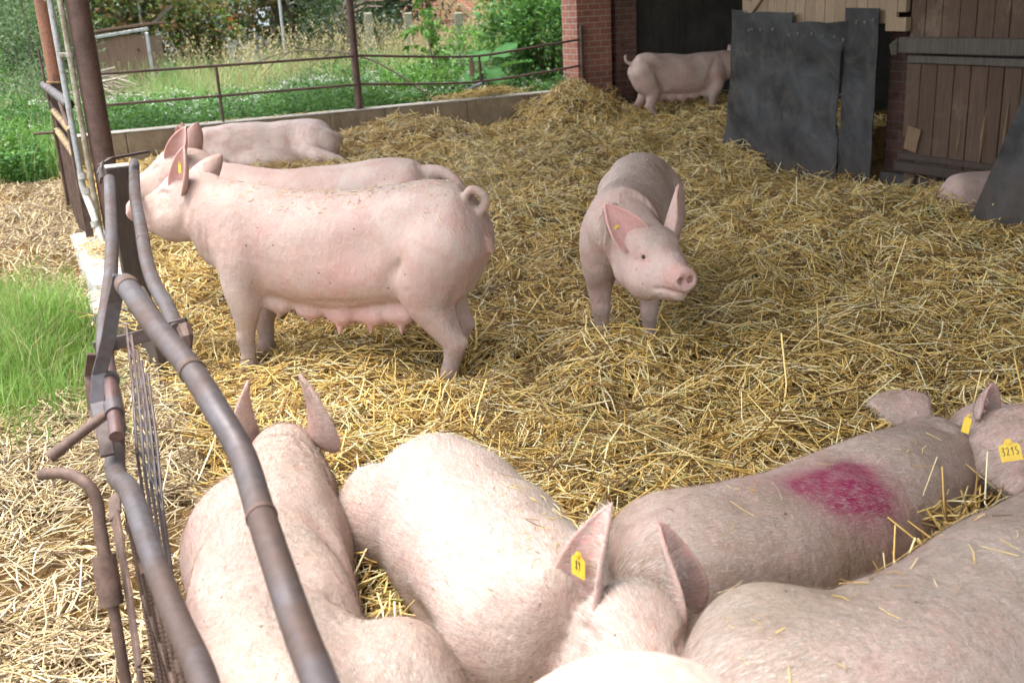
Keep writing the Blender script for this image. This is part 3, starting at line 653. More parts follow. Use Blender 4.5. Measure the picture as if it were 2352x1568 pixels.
o9, tw9, _ = pig('lying_sow', 'pale sow lying with its head towards the camera, yellow tag in one ear', L9, 0,
    lyer(pts9, 1.04, c9, R9, [(l9(-.42, 2.82, .14), (.13, .18, .16)), (l9(-.08, 2.08, .18), (.14, .14, .18))], bumps=[(l9(-.02, 2.22, .34), (.09, .13, .07))], folds=[([l9(-.30, 2.30, .16), l9(-.22, 2.16, .20), l9(-.16, 2.05, .24)], .035, .020), ([l9(-.20, 2.46, .30), l9(-.15, 2.34, .36), l9(-.06, 2.30, .40)], .05, .012), ([l9(.08, 2.04, .40), l9(.10, 2.0, .32), l9(.10, 1.98, .22)], .022, .012), ([l9(.13, 2.05, .38), l9(.14, 2.01, .30)], .016, .009), ([l9(-.33, 2.76, .26), l9(-.27, 2.66, .33), l9(-.16, 2.62, .38)], .05, .010)], rolls=[14, 12, 6, 0], z0=.205), SK_NEAR, (-.6, -1.05, -.08), (.62, .82, .78), .0078 * VOX, e9,
    eyes=[(P9(.115, s_ * .0866, .008), .0092) for s_ in (1, -1)], masks=headmasks(P9) + [(1, P9(.115, -.098, .008), .020, .6), (1, P9(.115, .098, .008), .02, .6), (0, P9(.115, -.1, 0), .05, .6), (0, P9(.115, .1, 0), .05, .6), (3, P9(.04, 0, .12), (.10, .10, .10), .9)] + [(3, l9(-0.10, 2.78, .42), (0.12, 0.12, .16), 0.60)] + [(3, l9(0.00, 2.55, .42), (0.12, 0.12, .16), 0.90)] + [(3, l9(0.10, 2.30, .42), (0.12, 0.12, .16), 0.98)], hair=62000, seed=9, hair_fwd=f9, hair_len=.021)
tag_plate(o9, tw9(P9(-.01, -.08, .07) + np.array((-.12, .05, 1)) * .10 + np.array((-.9, -.5, .1)) * .024), (-.9, -.55, .1), (.0, .1, 1), .048, .055, YEL, '89', INK)

# --- foreground right, lying, sprayed with magenta marker
L10 = (.75, 2.52, 0); l10 = lambda *p: tuple(np.array(p, float) - np.array(L10)[:len(p)])
R10 = rot(-6, -24); c10 = l10(1.42, 2.82, .285); P10 = mkP(c10, R10, 1.0)
pts10 = [l10(*p) for p in [(.22, 2.17), (.33, 2.22), (.50, 2.31), (.77, 2.44), (1.01, 2.59), (1.16, 2.70), (1.26, 2.78)]]
e10 = [dict(base=l10(1.215, 2.83, .405), d=(-.78, .10, .22), face=(.1, .45, -1), L=.185, W=.085, cup0=.9, cup1=.6, bend=(0, 0, -.03)),
       dict(base=l10(1.345, 2.67, .455), d=(-.17, -.80, -.30), face=(.45, .35, -.9), L=.28, W=.118, cup0=.7, cup1=.5, bend=(.0, .02, -.05)),
       dict(base=l10(1.30, 2.72, .44), d=(.18, -.1, 1), face=(.6, -.8, 0), L=.08, W=.055, cup0=1.2, cup1=.8, bend=(.02, 0, 0))]
f10 = lambda p: np.column_stack([np.full(len(p), 1.0), np.full(len(p), .35), np.zeros(len(p))])
o10, tw10, _ = pig('lying_sow', 'soiled sow lying with a magenta marker patch on its back and a numbered yellow tag', L10, 0,
    lyer(pts10, 1.03, c10, R10, [(l10(.37, 2.44, .17), (.16, .12, .19)), (l10(1.02, 2.50, .18), (.12, .10, .18))], bumps=[(l10(1.0, 2.56, .345), (.11, .07, .05)), (l10(.45, 2.30, .35), (.08, .08, .05))], folds=[([l10(.90, 2.50, .38), l10(.90, 2.42, .32), l10(.92, 2.36, .2)], .045, .014), ([l10(1.18, 2.68, .38), l10(1.20, 2.62, .3), l10(1.22, 2.58, .2)], .03, .016), ([l10(1.24, 2.73, .38), l10(1.26, 2.66, .3)], .018, .012), ([l10(.55, 2.28, .38), l10(.60, 2.20, .3), l10(.62, 2.14, .2)], .05, .014)], rolls=[-6, -6, -4, 0], z0=.185), SK_SOIL, (-.8, -.55, -.08), (1.02, .75, .66), .0085 * VOX, e10,
    masks=[(1, l10(.50, 2.18, .25), (.22, .12, .14), .62), (1, l10(.80, 2.28, .24), (.22, .12, .14), .58), (1, l10(.62, 2.30, .40), (.14, .06, .1), .40), (1, l10(1.12, 2.52, .3), (.14, .14, .14), .45), (2, l10(.80, 2.39, .42), (.12, .07, .2), 1.4), (2, l10(.87, 2.47, .42), (.06, .045, .2), .9), (2, l10(.88, 2.36, .40), (.07, .045, .2), .9), (2, l10(.71, 2.36, .42), (.055, .035, .2), .6), (2, l10(.80, 2.31, .42), (.07, .04, .2), .6)] + [(3, l10(0.60, 2.30, .42), (0.18, 0.18, .16), 0.85)] + [(3, l10(1.00, 2.50, .42), (0.20, 0.20, .16), 1.00)] + [(3, l10(1.15, 2.70, .42), (0.16, 0.16, .16), 1.00)] + [(3, l10(0.45, 2.20, .42), (0.16, 0.16, .16), 0.68)], hair=62000, seed=10, hair_fwd=f10, hair_len=.021)

tag_plate(o10, (1.268, 2.455, .432), (-.28, -.80, .52), (-.06, .55, .83), .052, .056, YEL, '3215', INK)
tag_plate(o10, (1.245, 2.655, .425), (-.75, -.6, .2), (.1, 0, 1), .022, .055, YEL)

# --- nearest on the right
L11 = (.77, 1.8, 0); l11 = lambda *p: tuple(np.array(p, float) - np.array((.8, 1.8, 0))[:len(p)])
R11 = rot(30, -24); c11 = l11(1.55, 2.32, .37); P11 = mkP(c11, R11, 1.0)
pts11 = [l11(*p) for p in [(.29, 1.58), (.42, 1.63), (.63, 1.68), (.88, 1.81), (1.12, 1.98), (1.32, 2.13), (1.46, 2.25)]]
o11, tw11, _ = pig('lying_sow', 'brownish hairy sow lying nearest on the right, hip raised and head outside the picture', L11, 0,
    lyer(pts11, 1.12, c11, R11, [(l11(.50, 1.81, .23), (.16, .12, .235))], bumps=[(l11(1.1, 1.98, .385), (.12, .09, .05)), (l11(.52, 1.70, .37), (.10, .09, .05))], folds=[([l11(.66, 1.78, .42), l11(.68, 1.86, .34), l11(.68, 1.92, .2)], .045, .022), ([l11(.95, 1.86, .43), l11(.93, 1.95, .36), l11(.92, 2.02, .2)], .045, .012)], rolls=[-4, -4, 0, 0], z0=.215), SK_SOIL2, (-.8, -.65, -.08), (1.2, .95, .68), .0085 * VOX, easy_ears(P11, R11),
    masks=[(3, l11(0.45, 1.70, .42), (0.20, 0.20, .16), 0.90)] + [(3, l11(0.75, 1.75, .42), (0.22, 0.22, .16), 0.98)] + [(3, l11(1.05, 1.95, .42), (0.22, 0.22, .16), 0.98)] + [(3, l11(1.30, 2.15, .42), (0.20, 0.20, .16), 0.90)], hair=75000, seed=12, hair_fwd=f10, hair_len=.022)

# --- back of the one right below the camera
def sow12(g):
    g.trunk(STAND, cap=(.13, .06)); stand_legs(g); head(g, (1.30, 0, .75), rot(0, -25), 1.0, False)
o12, _, _ = pig('standing_sow', 'white sow standing right below the camera, only the blurred curve of its rump in frame', (.125, 1.02, -.085), -90, sow12, SK_PALE_LIT, (-.33, -.36, -.07), (1.72, .36, 1.0), .012 * VOX,
    [dict(base=(1.27, s_ * .085, .80), d=(-.1, s_ * .4, .9), face=(.5, s_ * 1., 0), L=.2, W=.08) for s_ in (1, -1)], hair=9000, hair_fwd=(1, 0, 0))

# ------------------------------------------------------------------ the pen: frame of reference along its walls
UX, VX, PO = np.array([.907, .422, 0]), np.array([.422, -.907, 0]), np.array([-4.511, 12.319, 0])
UX /= np.linalg.norm(UX); VX /= np.linalg.norm(VX)
def F(u, v, z=0.0): return PO + UX * u + VX * v + np.array([0, 0, z])

def steel_mat(name, base, rust, amt=.5, rough=.5, metal=.5, scale=14):
    M = Mat(name, rough=rough, spec=.5, metal=metal)
    a = M.noise(scale, 6, .65); b = M.noise(scale * 6, 4, .6); c = M.noise(scale * .3, 4, .6)
    f = M.ramp(M.math('ADD', M.math('MULTIPLY', a, .6), M.math('MULTIPLY', c, .5)), [(.62 - amt * .25, 0), (.74 - amt * .2, 1)])
    col = M.mix(f, base, rust); col = M.mix(M.ramp(b, [(.4, 0), (.75, .55)]), col, tuple(np.array(rust) * .45))
    M.color(M.mix(M.ramp(M.noise(90, 3), [(.72, 0), (.78, .35)]), col, (.30, .25, .19)))
    M.rough(M.ramp(a, [(.3, rough - .12), (.8, rough + .25)])); M.bump(b, .12, .002); return M.m
TUBE = steel_mat('worn_tube_steel', (.085, .076, .08), (.075, .048, .038), .55, .55, .35, 7)
RUST = steel_mat('rusty_steel', (.125, .075, .055), (.07, .042, .03), .6, .7, .15)
RUSTPOST = steel_mat('rust_brown_paint', (.125, .070, .053), (.075, .043, .034), .45, .6, .1, 9)
RUSTRED = steel_mat('rust_orange_paint', (.26, .115, .066), (.14, .066, .042), .3, .65, .05, 9)
GALV = steel_mat('galvanised_pipe', (.42, .44, .45), (.25, .24, .2), .3, .45, .4)
CRUST = steel_mat('dusty_conduit', (.40, .36, .29), (.22, .18, .12), .6, .8, .0, 30)
YLW = steel_mat('flaking_yellow_steel', (.36, .24, .075), (.12, .07, .045), .6, .7, .1, 22)

def concrete_mat(name, a, b, sc=5, bm=.35):
    M = Mat(name, rough=.9, spec=.15)
    n = M.noise(sc, 7, .68); m = M.noise(sc * 14, 5, .65); c = M.mix(M.ramp(n, [(.35, 0), (.68, 1)]), a, b)
    st = M.ramp(M.noise(3, 5, .7, co=M.co('Object', (2.2, 2.2, .5))), [(.5, 0), (.7, .55)])
    c = M.mix(st, c, tuple(np.array(a) * .5)); M.color(M.mix(M.ramp(m, [(.45, 0), (.7, .4)]), c, tuple(np.array(a) * .6)))
    M.bump(m, bm, .006); return M.m
CONC = concrete_mat('weathered_concrete', (.22, .165, .11), (.34, .27, .19))
CONCTOP = concrete_mat('pale_concrete', (.30, .27, .23), (.46, .43, .38), 8)
WHITEW = concrete_mat('flaking_whitewash', (.30, .29, .26), (.58, .57, .53), 9)
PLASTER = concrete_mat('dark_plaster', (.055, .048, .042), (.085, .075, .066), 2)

def brick_mat(name, a, b, mort, rowh=.0833, bw=.252, off=.5, dirt=.2):
    M = Mat(name, rough=.85, spec=.2)
    tc = M.n('ShaderNodeTexCoord'); br = M.n('ShaderNodeTexBrick'); br.offset = off
    br.inputs['Scale'].default_value = 1.0; br.inputs['Brick Width'].default_value = bw; br.inputs['Row Height'].default_value = rowh
    br.inputs['Mortar Size'].default_value = .007; br.inputs['Mortar Smooth'].default_value = .25; br.inputs['Bias'].default_value = 0
    M.link(tc.outputs['UV'], br.inputs['Vector'])
    for i, c in (('Color1', a), ('Color2', b), ('Mortar', mort)): br.inputs[i].default_value = (*c, 1)
    n = M.noise(7, 6, .65); n2 = M.noise(70, 4, .6)
    c = M.mix(M.ramp(n, [(.5, 0), (.75, dirt * 2)]), br.outputs['Color'], tuple(np.array(a) * .35)); c = M.mix(M.ramp(n2, [(.5, 0), (.8, .4)]), c, tuple(np.array(mort) * .8))
    M.color(c); h = M.math('ADD', M.math('MULTIPLY', br.outputs['Fac'], -1.0), M.math('MULTIPLY', n2, .35)); M.bump(h, .8, .008); return M.m
BRICK = brick_mat('red_brick', (.37, .15, .105), (.28, .115, .085), (.40, .33, .27), bw=.19)
BRICKD = brick_mat('shade_dark_brick', (.085, .040, .030), (.055, .030, .024), (.085, .066, .054), dirt=.6)  # brick colour darkened to carry the shade of the deep recess by the door
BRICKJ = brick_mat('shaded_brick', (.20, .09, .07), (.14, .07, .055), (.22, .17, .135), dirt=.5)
BRICKH = brick_mat('house_brick', (.50, .16, .09), (.40, .13, .08), (.5, .42, .36))

def wood_mat(name, a, b, sc=(14, 14, 1.0), rough=.8, wear=None):
    M = Mat(name, rough=rough, spec=.2)
    co = M.co('Object', sc); n = M.noise(3.2, 7, .65, co=co, dist=.6); g = M.noise(16, 5, .7, co=co); t = M.noise(1.7, 5, .65)
    c = M.mix(M.ramp(n, [(.32, 0), (.68, 1)]), a, b); c = M.mix(M.ramp(g, [(.5, 0), (.75, .6)]), c, tuple(np.array(a) * .4))
    isl = M.island(); c = M.mix(M.math('MULTIPLY', isl, .35), c, tuple(np.array(a) * .55))
    if wear is not None: c = M.mix(M.ramp(M.math('ADD', M.math('MULTIPLY', t, .6), M.math('MULTIPLY', g, .4)), [(.53, 0), (.60, .75)]), c, wear)
    M.color(c); M.bump(g, .4, .006); return M.m
WDOOR = wood_mat('brown_stained_planks', (.074, .046, .032), (.118, .074, .05), wear=(.17, .125, .088))
WGREY = wood_mat('grey_old_beam', (.068, .058, .047), (.125, .108, .087))
WLIGHT = wood_mat('bare_pine_boards', (.27, .19, .12), (.36, .265, .18))
WDARK = wood_mat('dark_oak_post', (.05, .036, .028), (.085, .062, .048))
WBROKEN = wood_mat('splintered_wood', (.15, .095, .055), (.25, .16, .095))

_m = Mat('black_rubber', rough=.7, spec=.22)
_n = _m.noise(2.0, 7, .68, dist=.9); _n2 = _m.noise(4.5, 7, .7, dist=.8); _n3 = _m.noise(60, 3)
_c = _m.mix(_m.ramp(_n, [(.38, 0), (.7, 1)]), (.010, .0095, .009), (.042, .041, .041))
_zz = _m.n('ShaderNodeSeparateXYZ'); _m.link(_m.n('ShaderNodeTexCoord').outputs['Object'], _zz.inputs[0])
_c = _m.mix(_m.ramp(_n2, [(.48, 0), (.70, .7)]), _c, (.075, .062, .05))
_c = _m.mix(_m.ramp(_n3, [(.70, 0), (.76, .35)]), _c, (.16, .13, .10)); _lo = _m.math('MULTIPLY', _m.ramp(_zz.outputs[2], [(0.0, 1), (.55, 0)]), _m.ramp(_m.noise(5, 6, .7, co=_m.co('Object', (1, 1, .5))), [(.3, 0), (.6, .85)])); _c = _m.mix(_lo, _c, (.085, .064, .048))
_st = _m.ramp(_m.noise(6, 5, .7, co=_m.co('Object', (2.5, 2.5, .25))), [(.55, 0), (.8, .0)]); _c = _m.mix(_m.ramp(_m.noise(1.1, 5, .6, dist=1.2), [(.46, 0), (.68, .85)]), _c, (.080, .080, .084)); _m.color(_c); _m.bump(_n2, .35, .015); _m.rough(_m.ramp(_n, [(.3, .42), (.7, .7)])); RUBBER = _m.m

# ground: one sheet to the horizon
_m = Mat('earth', rough=.95); _m.color(_m.mix(_m.noise(3, 6), (.06, .075, .025), (.11, .09, .05))); EARTH = _m.m
mb = MB(); mb.add([(-300, -200, -.32), (300, -200, -.32), (300, 500, -.32), (-300, 500, -.32)], [(0, 1, 2, 3)]); tag(mb.build('ground', EARTH), kind='structure')

# low concrete wall along the far side: two courses of blocks with open joints
w = MB(); rng = random.Random(3)
for row, (z0, z1) in enumerate(((-.30, -.005), (0, .345))):
    u = -.9 if row else -.6
    cuts = [-1.0] + ([-.0, .16, 2.62, 3.35, 4.5, 5.42] if row else [.55, 1.05, 2.0, 2.9, 3.8, 4.9, 5.6]) + [6.5]
    for a, b in zip(cuts[:-1], cuts[1:]):
        w.box(F((a + b) / 2, -.13, (z0 + z1) / 2), (b - a - .008, .26, z1 - z0), UX, bevel=.008)
t = thing('concrete_wall', 'low concrete block wall closing the far side of the pen', 'wall', F(3, -.13, -.3))
w.build('wall', CONC, t)
c = MB(); c.box(F(2.72, -.13, .353), (7.5, .275, .014), UX, bevel=.004); c.build('coping', CONCTOP, t)

# steel railing on the wall
t = thing('steel_railing', 'brown two-rail pipe railing on the low concrete wall, bent near its middle', 'railing', F(3, -.1, .36))
def rail(zs):
    m = MB(); m.tube([F(u, -.10, z) for u, z in zs], .0165, 10, sub=6); return m
rail([(-.2, 1.023), (.0, 1.022), (1.31, 1.018), (3.0, 1.016), (3.15, 1.015), (4.0, .945), (4.74, .905), (5.6, .965), (6.30, 1.022)]).build('rail', RUSTPOST, t, smooth=True)
rail([(-.2, .672), (.0, .67), (1.31, .668), (3.0, .666), (3.15, .664), (4.0, .60), (4.74, .572), (5.6, .615), (6.30, .67)]).build('rail', RUSTPOST, t, smooth=True)
m = MB(); m.tube([F(1.31, -.10, .36), F(1.31, -.10, 1.018)], .019, 10); m.build('baluster', RUSTPOST, t, smooth=True)
m = MB(); m.tube([F(4.76, -.10, .57), F(4.76, -.10, .905)], .016, 10); m.build('baluster', RUSTPOST, t, smooth=True)
m = MB(); m.tube([F(4.58, -.04, .50), F(4.76, -.07, .545)], .022, 10); m.build('pipe_stub', GALV, t, smooth=True)
m = MB(); m.box(F(6.33, -.10, .79), (.045, .045, .84), UX, bevel=.004); m.box(F(6.352, -.13, .79), (.006, .09, .84), UX); m.build('end_post', RUSTPOST, t)
m = MB()
for k in range(9):
    a = F(4.64 + rng.uniform(-.02, .02), -.085, .90); m.tube([a, a + np.array([rng.uniform(-.03, .02), 0, -.12]), a + np.array([rng.uniform(-.05, .04), 0, -.2 - .1 * rng.random()])], [.009, .014, .004], 5)
o = m.build('dried_bundle', wood_mat('dry_stalks', (.22, .17, .1), (.32, .26, .17)), loc=F(4.64, -.085, .9)); tag(o, 'dry brown plant bundle hanging from the dip of the railing', 'dried plants')

# roof posts
def post(name, label, u, v, r, z0, z1, mat, plate=True):
    t = thing(name, label, 'post', F(u, v, z0), 'steel posts carrying the roof')
    m = MB(); m.tube([F(u, v, z0), F(u, v, z1)], r, 28, caps=True); m.build('shaft', mat, t, smooth=True)
    if plate: m = MB(); m.box(F(u, v, z0 + .006), (r * 2.6, r * 2.6, .012), UX, bevel=.003); m.build('foot_plate', mat, t)
    return t
post('roof_post', 'thick brown steel roof post with two pipes clamped to it, at the gate', -.53, 5.40, .075, .12, 4.75, RUSTPOST)
post('roof_post', 'thin brown steel roof post standing on the low concrete wall', 3.05, -.13, .0475, .36, 4.95, RUSTPOST)
post('roof_post', 'orange rusty steel roof post behind the thick brown one', -.58, 2.05, .068, 1.08, 4.75, RUSTRED, False)
t = thing('timber_post', 'square dark timber under the orange rusty roof post', 'post', F(-.58, 2.05, -.3))
m = MB(); m.box(F(-.58, 2.05, .38), (.15, .15, 1.36), UX, bevel=.006); m.build('timber', WDARK, t)
m = MB(); m.box(F(-.58, 2.05, 1.07), (.17, .17, .02), UX, bevel=.003); m.build('cap_plate', YLW, t)

# two pipes beside the thick post
t = thing('conduit_pipe', 'grey galvanised pipe running down beside the thick brown roof post, white bend at its foot', 'pipe', F(-.66, 5.2, .2))
m = MB(); m.tube([F(-.690, 5.36, 4.7), F(-.690, 5.36, .62)], .020, 14); m.build('pipe', GALV, t, smooth=True)
m = MB(); m.tube([F(-.690, 5.36, .64), F(-.690, 5.37, .52), F(-.665, 5.5, .36), F(-.65, 5.62, .22), F(-.64, 5.70, .1)], .0225, 14, sub=5)
for z, v in ((.60, 5.362), (.50, 5.39), (.30, 5.56)): m.tube([F(-.685 + (.6 - z) * .06, v, z + .02), F(-.683 + (.6 - z) * .06, v + .01, z - .02)], .0275, 14)
m.build('bend', WHITEW, t, smooth=True)
m = MB(); m.tube([F(-.72, 5.36, 1.75), F(-.66, 5.36, 1.75)], .012, 8); m.box(F(-.69, 5.34, 1.75), (.07, .02, .025), UX, bevel=.004); m.build('clip', GALV, t)
t = thing('conduit_pipe', 'dusty beige pipe running down close against the thick brown roof post', 'pipe', F(-.63, 5.3, .2))
m = MB(); m.tube([F(-.632, 5.42, 4.7), F(-.632, 5.42, .15)], .019, 14); m.build('pipe', CRUST, t, smooth=True)
for z in (1.40, 2.6):
    m = MB(); m.tube([F(-.632, 5.42, z + .016), F(-.632, 5.42, z - .016)], .024, 14); m.box(F(-.672, 5.405, z), (.05, .012, .03), UX, bevel=.003); m.tube([F(-.68, 5.40, z), F(-.68, 5.43, z)], .009, 8); m.build('pipe_clamp', CONCTOP, t)

# ---------------- far mesh gate
t = thing('bar_gate', 'far rusty gate of close vertical bars with flaking yellow rails, left of the thick post', 'gate', F(-.7, 4.3, -.1))
U0 = -.70
m = MB(); m.tube([F(U0 - .03, 3.05, 1.10), F(U0 + .02, 5.28, 1.075)], .034, 14, caps=False); m.tube([F(U0 + .02, 5.28, 1.075), F(U0 - .03, 3.05, 1.10)], .027, 14, caps=False); m.build('loose_pipe', TUBE, t, smooth=True)
m = MB(); m.tube([F(U0, 3.30, .90), F(U0, 5.32, .90)], .026, 12); m.build('rail', YLW, t, smooth=True)
m = MB(); m.tube([F(U0, 3.32, .74), F(U0, 5.32, .74)], .028, 12); m.build('rail', YLW, t, smooth=True)
m = MB()
for k in range(17): v = 3.38 + k * .118; m.tube([F(U0, v, .74), F(U0, v, -.12)], .0075, 6)
m.tube([F(U0 + .012, 3.34, .2), F(U0 + .012, 5.3, .2)], .007, 6)
m.build('bars', RUST, t)
m = MB(); m.box(F(U0, 3.33, .36), (.05, .04, 1.12), UX, bevel=.003); m.build('frame', RUST, t)
m = MB(); m.box(F(U0, 5.34, .36), (.05, .05, 1.12), UX, bevel=.003); m.build('frame', RUST, t)
for v in (3.2, 4.9, 5.0): m = MB(); m.tube([F(U0 - .02, v, 1.07), F(U0 + .0, v + .15, .9), F(U0, v + .2, .74)], .011, 6); m.build('brace', RUST, t)
m = MB(); m.tube([F(U0 - .03, 3.25, 1.4), F(U0 - .02, 3.28, .9)], .010, 6)
m.build('brace', RUST, t)
m = MB(); m.tube([F(U0 - .19, 3.46, .74), F(U0 - .05, 3.47, .735), F(U0 - .03, 3.47, .70), F(U0 - .03, 3.47, .05)], .012, 8, sub=3); m.tube([F(U0 - .03, 3.47, .5), F(U0 - .03, 3.47, .42)], .018, 8); m.build('drop_bolt', RUST, t)

# whitewashed plinth under the fence with a dark timber and plank
t = thing('fence_plinth', 'crumbling whitewashed concrete kerb under the gates, straw and dung on top', 'kerb', F(-.62, 6.4, -.2))
m = MB(); m.box(F(-.66, 5.95, -.02), (.30, 1.65, .40), UX, bevel=.02); m.box(F(-.72, 7.0, -.06), (.26, .5, .38), UX, bevel=.02); m.build('kerb', WHITEW, t)
t = thing('timber_post', 'square dark timber post with a pale sawn top at the middle gate', 'post', F(-.60, 7.35, 0))
m = MB(); m.box(F(-.62, 7.35, .50), (.12, .12, .78), UX, bevel=.006); m.build('timber', WDARK, t)
m = MB(); m.box(F(-.62, 7.35, .8925), (.118, .118, .006), UX); m.build('sawn_top', CONCTOP, t)
t = thing('plank', 'wide dark plank standing on edge along the foot of the middle gate', 'plank', F(-.6, 8.6, .1))
m = MB(); m.box(F(-.64, 7.98, .06), (.06, .70, .52), UX, bevel=.006); m.build('board', WDARK, t)

# ---------------- middle feed gate: two bent tubes joined by flat-iron hoops
t = thing('feed_gate', 'middle gate of two bent steel tubes joined by flat iron hoops, beside the standing sows', 'gate', F(-.75, 8.6, .5))
lowp = [(-1.81, 4.83, .905), (-1.60, 4.20, .79), (-1.455, 3.74, .72), (-1.31, 3.24, .66), (-1.20, 2.93, .635), (-1.09, 2.66, .615), (-1.02, 2.48, .61)]
m = MB(); m.tube(lowp, .0255, 16, sub=6); m.build('tube', TUBE, t, smooth=True)
upp = [(-1.885, 5.40, .90), (-1.66, 4.70, .835), (-1.505, 4.27, .79), (-1.36, 3.86, .745), (-1.24, 3.56, .715), (-1.13, 3.33, .695), (-1.03, 3.09, .68)]
m = MB(); m.tube(upp, .0255, 16, sub=6); ut = m.build('tube', TUBE, t, smooth=True)
m = MB(); m.tube([(-1.44, 4.085, .768), (-1.432, 4.062, .766)], .0275, 16); m.build('weld_seam', RUST, ut, smooth=True)
def strap(path, w, th, up=(0, 0, 1)):
    m = MB(); P = np.array(path, float)
    for a, b in zip(P[:-1], P[1:]):
        d = b - a; m.box((a + b) / 2, (np.linalg.norm(d) + th * .6, th, w), d, up, bevel=.0015)
    return m
strap([(-1.86, 4.86, .90), (-1.875, 4.90, .935), (-1.88, 4.95, .96), (-1.87, 5.05, .972), (-1.83, 5.2, .966), (-1.81, 5.38, .955)], .045, .012, (.5, -.85, .1)).build('hoop', TUBE, t)
strap([(-1.30, 3.12, .63), (-1.20, 3.12, .65), (-1.00, 3.10, .70)], .042, .012).build('crossbar', TUBE, t)
m = MB(); m.tube([(-1.01, 3.10, .69), (-.995, 3.07, .665), (-.99, 3.06, .63)], [.024, .02, .008], 7); m.build('broken_weld', RUST, t)
m = MB()
W0 = [((-1.14, 2.981, .742), (-1.001, 2.539, .516)), ((-1.108, 2.923, .725), (-.971, 2.493, .50)), ((-1.076, 2.861, .697), (-.942, 2.446, .48)), ((-1.048, 2.803, .682), (-.914, 2.40, .46)), ((-1.02, 2.76, .66), (-.895, 2.37, .43))]
for a, b in W0: m.tube([a, (np.array(a) + b) / 2 + np.array([.004, 0, .003]), b, np.array(b) + np.array([.03, -.10, -.3])], .0042, 6)
for k in range(9):
    f = .08 + k * .11; p = [np.array(a) * (1 - f) + np.array(b) * f for a, b in W0]; m.tube(p, .0034, 5)
m.build('mesh', TUBE, t)

# ---------------- near gate
t = thing('feed_gate', 'nearest gate, thick curved steel rails sweeping past the camera, rebar mesh below', 'gate', F(-.95, 11, .5))
up2 = [(-.905, 2.40, 1.010), (-.765, 2.145, .985), (-.63, 1.935, .945), (-.54, 1.79, .895), (-.49, 1.715, .85), (-.431, 1.565, .81), (-.38, 1.435, .785), (-.326, 1.302, .755), (-.282, 1.195, .745), (-.20, .98, .735), (-.08, .6, .73)]
m = MB(); m.tube(up2, 0.0247, 24, sub=6); ur = m.build('upper_rail', TUBE, t, smooth=True)
for a, b in (((-.63, 1.935, .945), (-.622, 1.922, .942)), ((-.431, 1.565, .81), (-.427, 1.556, .808)), ((-.895, 2.383, 1.009), (-.88, 2.356, 1.006))): m = MB(); m.tube([a, b], .0268, 20); m.build('weld_seam', RUST, ur, smooth=True)
lo2 = [(-1.06, 2.56, .55), (-.965, 2.30, .565), (-.88, 2.155, .585), (-.75, 1.89, .56), (-.638, 1.67, .55), (-.53, 1.455, .565), (-.43, 1.2, .57), (-.3, .85, .57)]
m = MB(); m.tube(lo2, 0.0247, 24, sub=6); m.build('lower_rail', TUBE, t, smooth=True)
# flat end plate from the upper rail down to the latch
strap([(-.925, 2.43, 1.02), (-.955, 2.45, .955), (-.985, 2.445, .86), (-1.02, 2.44, .775), (-1.025, 2.41, .71), (-1.005, 2.37, .66), (-.985, 2.32, .61)], .034, .012, (.9, .3, .1)).build('end_plate', TUBE, t)
strap([(-1.06, 2.52, .80), (-1.085, 2.54, .74), (-1.075, 2.50, .66), (-1.03, 2.42, .61)], .03, .01, (.9, .3, .1)).build('end_plate', RUST, t)
m = MB(); m.tube([(-1.02, 2.50, .765), (-.985, 2.41, .745), (-.945, 2.30, .705), (-.925, 2.245, .685)], .017, 14); lb = m.build('latch_bolt', steel_mat('latch_red_brown', (.115, .066, .06), (.07, .042, .036), .4, .5, .3), t, smooth=True)
for a, b in (((-1.005, 2.46, .757), (-.998, 2.443, .752)), ((-.965, 2.355, .725), (-.950, 2.32, .712))):
    m = MB(); m.tube([a, b], .023, 14); m.build('collar', TUBE, lb, smooth=True)
m = MB(); m.tube([(-.965, 2.35, .715), (-1.02, 2.29, .685), (-1.085, 2.235, .645)], .0125, 12); m.tube([(-1.06, 2.256, .66), (-1.085, 2.235, .645)], .0145, 12); m.build('latch_handle', RUST, lb, smooth=True)
m = MB(); m.tube([(-1.00, 2.01, .705), (-.935, 1.985, .715), (-.885, 1.955, .705), (-.865, 1.945, .67), (-.86, 1.925, .62)], .0125, 12, sub=4); m.tube([(-.858, 1.92, .625), (-.845, 1.885, .53)], .0135, 12)
m.tube([(-.845, 1.885, .53), (-.80, 1.76, .10), (-.79, 1.73, -.15)], .0115, 10); m.build('drop_bolt', RUST, t, smooth=True)
m = MB(); m.tube([(-.855, 1.905, .565), (-.842, 1.87, .47)], .024, 12); m.build('bolt_sleeve', RUST, t, smooth=True)
strap([(-.935, 2.20, .56), (-.90, 2.10, .555), (-.85, 1.98, .53), (-.80, 1.86, .48), (-.76, 1.75, .40), (-.74, 1.70, .2), (-.73, 1.68, -.1)], .035, .008, (.5, -.85, .1)).build('frame_strip', RUST, t)
# rebar: bundles of ribbed bars welded in long diamonds
m = MB(); rr = random.Random(5)
def rebar(a, b, r=.0062):
    a = np.array(a, float); b = np.array(b, float); L = np.linalg.norm(b - a); n = int(L / .0105) * 2
    T = np.linspace(0, 1, n); m.tube([a + (b - a) * s_ for s_ in T], [r * (1.0 if i % 2 else 1.18) for i in range(n)], 7, caps=True)
GP = lambda s_, z: np.array((-.885, 2.13, 0)) * (1 - s_) + np.array((-.37, 1.10, 0)) * s_ + np.array((0, 0, z))
for k in range(10):
    s0 = .0 + k * .10; rebar(GP(s0, .55), GP(s0 + .07, -.2)); rebar(GP(s0 + .05, .55), GP(s0 - .03, -.2))
for z in (.36, .12, -.08): rebar(GP(.05, z), GP(1.05, z))
for k in range(6): m.tube([GP(k * .17 + .02, .53), GP(k * .17 + .03, .51)], .012, 7)
m.build('rebar_mesh', RUST, t)

